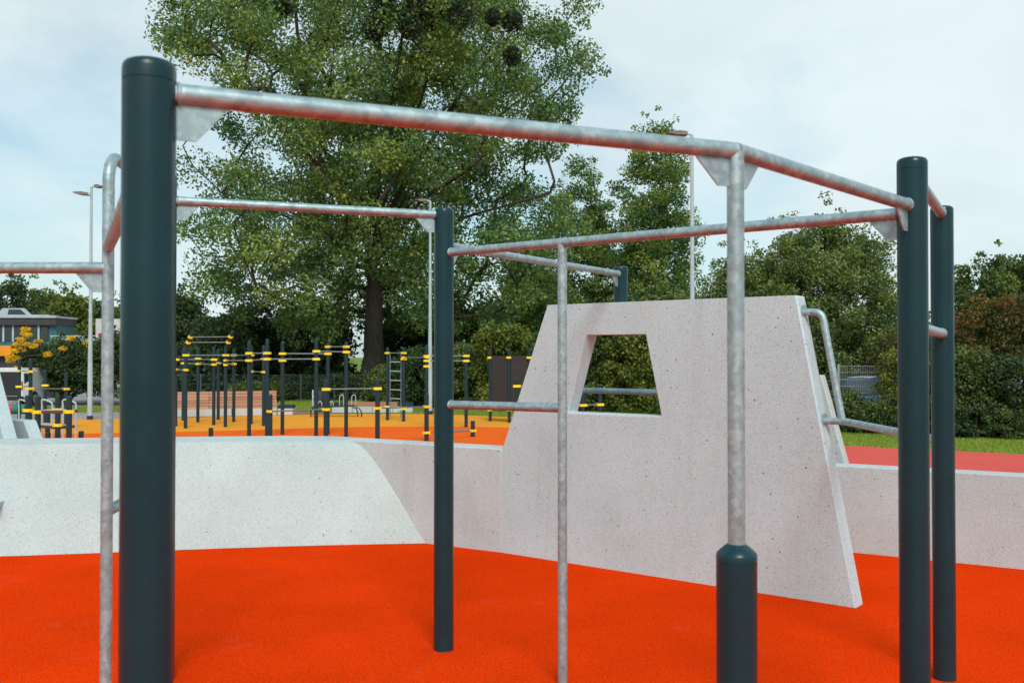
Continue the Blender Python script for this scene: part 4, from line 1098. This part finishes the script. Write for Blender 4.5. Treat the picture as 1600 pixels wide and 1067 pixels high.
grass('grass', 'bright mown lawn strip between coral surface and hedge', [(4.2, 25.7), (8.0, 24.3), (11.4, 22.2), (22, 16.8), (24, 19), (16, 26.5), (9, 29), (4, 29)], 70000, 0.05)
grass('grass', 'lawn strip beyond the amber surface under the bushes', [(-4.4, 37.8), (-1, 36.4), (2.6, 33.7), (6, 29.2), (9, 30), (4, 39), (-4, 41)], 30000, 0.07)
grass('grass', 'rough grass behind the benches and along the road', [(-26, 38.7), (-13.3, 38.7), (-11, 37.5), (-4.4, 40), (-4, 48), (-10, 48), (-12.5, 42), (-26, 42)], 45000, 0.12)

# ------------------------------------------------------------------ buildings
def bpart(name, mat, root, *b, bevel=0):
    return obj(name, MB().box(*b), mat, root, bevel=bevel, sm=False)
Yb = 74.0
X = lambda x: px(x, Yb); Z = lambda y: pz(y, Yb)
bd = thing('flat_roofed_building', (X(20), Yb, OG), 'flat-roofed dark building with teal windows and orange lower band at the left', 'building')
bpart('lower_wall', 'bldg_dark', bd, X(-160), X(87), Yb + 0.2, Yb + 3, OG, Z(556))
bpart('orange_band', 'bldg_orange', bd, X(-160), X(20), Yb - 0.3, Yb + 0.1, Z(556), Z(540))
bpart('wall', 'bldg_teal', bd, X(-160), X(88), Yb, Yb + 3, Z(540), Z(508))
for k, (a, b) in enumerate(((-62, -44), (-40, -22), (-18, 5), (7, 20), (22, 38), (40, 60), (63, 76))):
    f = bpart('window', 'bldg_dark', bd, X(a), X(b), Yb - 0.05, Yb - 0.003, Z(533), Z(509.5))
    bpart('pane', 'glass', f, X(a) + 0.06, X(b) - 0.06, Yb - 0.075, Yb - 0.053, Z(532), Z(511))
for x in (6, 21, 61): bpart('mullion', 'lamp', bd, X(x) - 0.07, X(x) + 0.07, Yb - 0.12, Yb - 0.06, Z(534), Z(508.5))
rf = bpart('roof_fascia', 'bldg_dark', bd, X(-160), X(90), Yb - 0.35, Yb + 3.1, Z(508), Z(497))
bpart('roof_edge', 'roofmetal', rf, X(-160), X(91), Yb - 0.45, Yb + 3.2, Z(497) + 0.003, Z(494))
bpart('roof_upstand', 'roofmetal', rf, X(-160), X(68), Yb + 0.8, Yb + 2.6, Z(494) + 0.003, Z(491))
sk = MB(); sk.prism([(X(-30), Yb + 2, Z(491)), (X(24), Yb + 2, Z(491)), (X(12), Yb + 2, Z(479.5)), (X(-18), Yb + 2, Z(479.5))], (0, 0.6, 0)); sk_o = obj('skylight', sk, 'roofmetal', rf, sm=False)
obj('skylight_pane', MB().prism([(X(-10), Yb + 1.96, Z(490)), (X(20), Yb + 1.96, Z(490)), (X(11), Yb + 1.96, Z(481.5)), (X(-8), Yb + 1.96, Z(481.5))], (0, 0.03, 0)), 'glass', rf, sm=False)
rl = thing('railing', (X(95), Yb - 1, OG), 'grey metal railing beside the flat-roofed building', 'railing')
for x in range(90, 150, 6):
    obj('baluster', MB().box(X(x) - 0.03, X(x) + 0.03, Yb - 1.03, Yb - 0.97, OG, Z(526)), 'roofmetal', rl, sm=False)
bpart('handrail', 'roofmetal', rl, X(88), X(158), Yb - 1.05, Yb - 0.95, Z(526) + 0.002, Z(524.5)); bpart('infill_panel', 'roofmetal', rl, X(90), X(156), Yb - 0.94, Yb - 0.92, Z(540), Z(529))
b2_ = thing('white_building', (X(168), Yb + 4, OG), 'small white building with red bands behind the bent tube', 'building')
Y4 = Yb + 4; X4 = lambda x: px(x, Y4); Z4 = lambda y: pz(y, Y4)
bpart('wall', 'bldg_white', b2_, X4(149), X4(215), Y4, Y4 + 8, OG, Z4(498))
bpart('red_band', 'red', b2_, X4(154), X4(215), Y4 - 0.12, Y4 - 0.003, Z4(526), Z4(521))
bpart('red_band', 'red', b2_, X4(154), X4(215), Y4 - 0.12, Y4 - 0.003, Z4(555), Z4(542))
wf = bpart('window', 'bldg_dark', b2_, X4(176), X4(187), Y4 - 0.06, Y4 - 0.003, Z4(541), Z4(527)); bpart('pane', 'glass', wf, X4(177), X4(186), Y4 - 0.09, Y4 - 0.063, Z4(540), Z4(528))

# ------------------------------------------------------------------ vehicles
def loft(secs):
    """secs: list of rings (equal length) -> closed mesh"""
    mb = MB(); n = len(secs[0]); vs = [p for r_ in secs for p in r_]; fs = []
    for i in range(len(secs) - 1):
        for k in range(n): fs.append((i*n+k, i*n+(k+1) % n, (i+1)*n+(k+1) % n, (i+1)*n+k))
    fs.append(tuple(range(n))); fs.append(tuple((len(secs)-1)*n + k for k in range(n - 1, -1, -1))); mb.add(vs, fs); return mb
def wheels(t, pts, r, axis='y'):
    for p in pts:
        p = Vector(p); d = Vector((0, 0.1, 0)) if axis == 'y' else Vector((0.1, 0, 0))
        w = obj('wheel', MB().tube([p - d, p - d * 0.9, p + d * 0.9, p + d], [r * 0.93, r, r, r * 0.93], 20), 'tyre', t)
        obj('rim', MB().tube([p - d * 1.06, p + d * 1.06], r * 0.6, 16), 'rim', w)
def car(x, Y, paint_, lab, flip=1):
    cx = px(x, Y); t = thing('parked_car', (cx, Y, OG), lab, 'car', 'cars parked behind the hedge')
    L, Wd = 4.2, 0.88
    # body ring per station along x: lower sill .. beltline
    st_ = [(-2.1, 0.42, 0.62, 0.62), (-2.0, 0.32, 0.82, 0.78), (-1.3, 0.22, 0.92, 0.88), (0, 0.2, 0.95, 0.88), (1.2, 0.22, 0.90, 0.88), (1.95, 0.3, 0.76, 0.78), (2.1, 0.4, 0.62, 0.6)]
    secs = [[(cx + flip * a, Y - w, OG + z0), (cx + flip * a, Y - w * 1.0, OG + (z0 + z1) / 2), (cx + flip * a, Y - w * 0.92, OG + z1), (cx + flip * a, Y + w * 0.92, OG + z1), (cx + flip * a, Y + w, OG + (z0 + z1) / 2), (cx + flip * a, Y + w, OG + z0)] for a, z0, z1, w in st_]
    b = obj('body', loft(secs), paint_, t, bevel=0.03)
    cab = [(-1.75, 0.93, 0.93, 0.78), (-1.2, 0.93, 1.38, 0.70), (-0.3, 0.93, 1.46, 0.68), (0.45, 0.93, 1.40, 0.68), (1.15, 0.93, 0.95, 0.76)]
    secs = [[(cx + flip * a, Y - 0.79, OG + z0), (cx + flip * a, Y - w, OG + z1 + 0.002), (cx + flip * a, Y + w, OG + z1 + 0.002), (cx + flip * a, Y + 0.79, OG + z0)] for a, z0, z1, w in cab]
    c = obj('cabin', loft(secs), 'glass', t)
    rs = [[(cx + flip * a, Y - 0.66, OG + z), (cx + flip * a, Y + 0.66, OG + z), (cx + flip * a, Y + 0.66, OG + z + 0.03), (cx + flip * a, Y - 0.66, OG + z + 0.03)] for a, z in ((-1.2, 1.375), (-0.3, 1.455), (0.42, 1.395))]
    obj('roof', loft(rs), paint_, t)
    wheels(t, [(cx + flip * a, Y + s_ * 0.78, OG + 0.31) for a in (-1.3, 1.28) for s_ in (-1, 1)], 0.31)
    for s_ in (-1, 1):
        obj('headlight', MB().box(cx + flip * 1.98 - 0.12, cx + flip * 1.98 + 0.12, Y + s_ * 0.62 - 0.14, Y + s_ * 0.62 + 0.14, OG + 0.58, OG + 0.72), 'lens', t, bevel=0.02)
        obj('tail_light', MB().box(cx - flip * 2.0 - 0.1, cx - flip * 2.0 + 0.1, Y + s_ * 0.66 - 0.1, Y + s_ * 0.66 + 0.1, OG + 0.62, OG + 0.8), 'tail', t, bevel=0.02)
sheet('parking_lot', [(7, 30.2), (30, 28.6), (40, 50), (10, 52)], OG - 0.004, 'asphalt')
car(1370, 31.6, 'blue_car', 'blue parked car glimpsed through the mesh fence under the slab rail')
car(1352, 34.6, 'white', 'white parked car behind the blue one, seen through the mesh fence', -1)
car(1600, 31.0, 'white', 'white parked car glimpsed through the hedge at the right edge', -1)
car(1648, 34.0, 'redcar', 'red parked car almost hidden by the hedge at the right edge')
# white van, rear doors open
VY = 42.0; vx = px(4, VY)
vn = thing('delivery_van', (vx, VY, OG), 'white van with its rear doors open at the left picture edge', 'van')
zt_ = pz(575, VY); W_ = 0.92
secs = [[(vx - W_ * k, y_, OG + 0.3), (vx - W_ * k, y_, OG + 1.0), (vx - W_ * k * 0.94, y_, zt_ - 0.12), (vx - W_ * k * 0.8, y_, zt_), (vx + W_ * k * 0.8, y_, zt_), (vx + W_ * k * 0.94, y_, zt_ - 0.12), (vx + W_ * k, y_, OG + 1.0), (vx + W_ * k, y_, OG + 0.3)] for y_, k in ((VY, 1), (VY + 0.05, 1), (VY + 3.4, 1), (VY + 4.6, 0.9))]
obj('body', loft(secs), 'white', vn, bevel=0.03)
obj('cargo_shade_sheet', MB().prism([(vx - 0.78, VY - 0.012, OG + 0.5), (vx + 0.78, VY - 0.012, OG + 0.5), (vx + 0.72, VY - 0.012, zt_ - 0.16), (vx - 0.72, VY - 0.012, zt_ - 0.16)], (0, 0.01, 0)), 'black', vn, sm=False)  # flat black sheet on the closed body; interior shade put in as colour
for s_ in (-1, 1):
    hx = vx + s_ * 0.9
    dr = obj('rear_door', MB().prism([(hx, VY - 0.01, OG + 0.45), (hx + s_ * 0.62, VY - 0.5, OG + 0.45), (hx + s_ * 0.58, VY - 0.5, zt_ - 0.1), (hx - s_ * 0.02, VY - 0.01, zt_ - 0.1)], (0, -0.06, 0)), 'white', vn, bevel=0.015)
    obj('door_window', MB().prism([(hx + s_ * 0.1, VY - 0.155, OG + 1.0), (hx + s_ * 0.52, VY - 0.49, OG + 1.0), (hx + s_ * 0.49, VY - 0.49, zt_ - 0.22), (hx + s_ * 0.08, VY - 0.155, zt_ - 0.22)], (0, -0.005, 0)), 'glass', dr, sm=False)
    obj('tail_light', MB().box(vx + s_ * 0.86 - 0.05, vx + s_ * 0.86 + 0.05, VY - 0.03, VY + 0.02, OG + 0.75, OG + 1.1), 'tail', vn)
wheels(vn, [(vx + s_ * 0.85, VY + y_, OG + 0.33) for s_ in (-1, 1) for y_ in (0.9, 3.6)], 0.33, 'x')
obj('bumper', MB().box(vx - 0.9, vx + 0.9, VY - 0.12, VY - 0.005, OG + 0.3, OG + 0.48), 'black', vn, bevel=0.02)
for x, c, lab in ((24, 'red', 'red bag on the ground beside the van'), (31, 'green_bag', 'green bag on the ground beside the van')):
    q = P(x, sg(646), z=OG); t = thing('sports_bag', q, lab, 'bag')
    mb = MB(); mb.tube([q + Vector((-0.26, 0, 0.17)), q + Vector((-0.22, 0, 0.18)), q + Vector((0.22, 0.02, 0.18)), q + Vector((0.26, 0, 0.17))], [0.1, 0.18, 0.175, 0.09], 14); obj('bag_body', mb, c, t)
    mb = MB(); mb.tube(arc_pts([q + Vector((-0.12, 0, 0.34)), q + Vector((-0.06, 0, 0.44)), q + Vector((0.06, 0, 0.44)), q + Vector((0.12, 0, 0.34))], 4), 0.012, 6); obj('handle', mb, 'black', t)
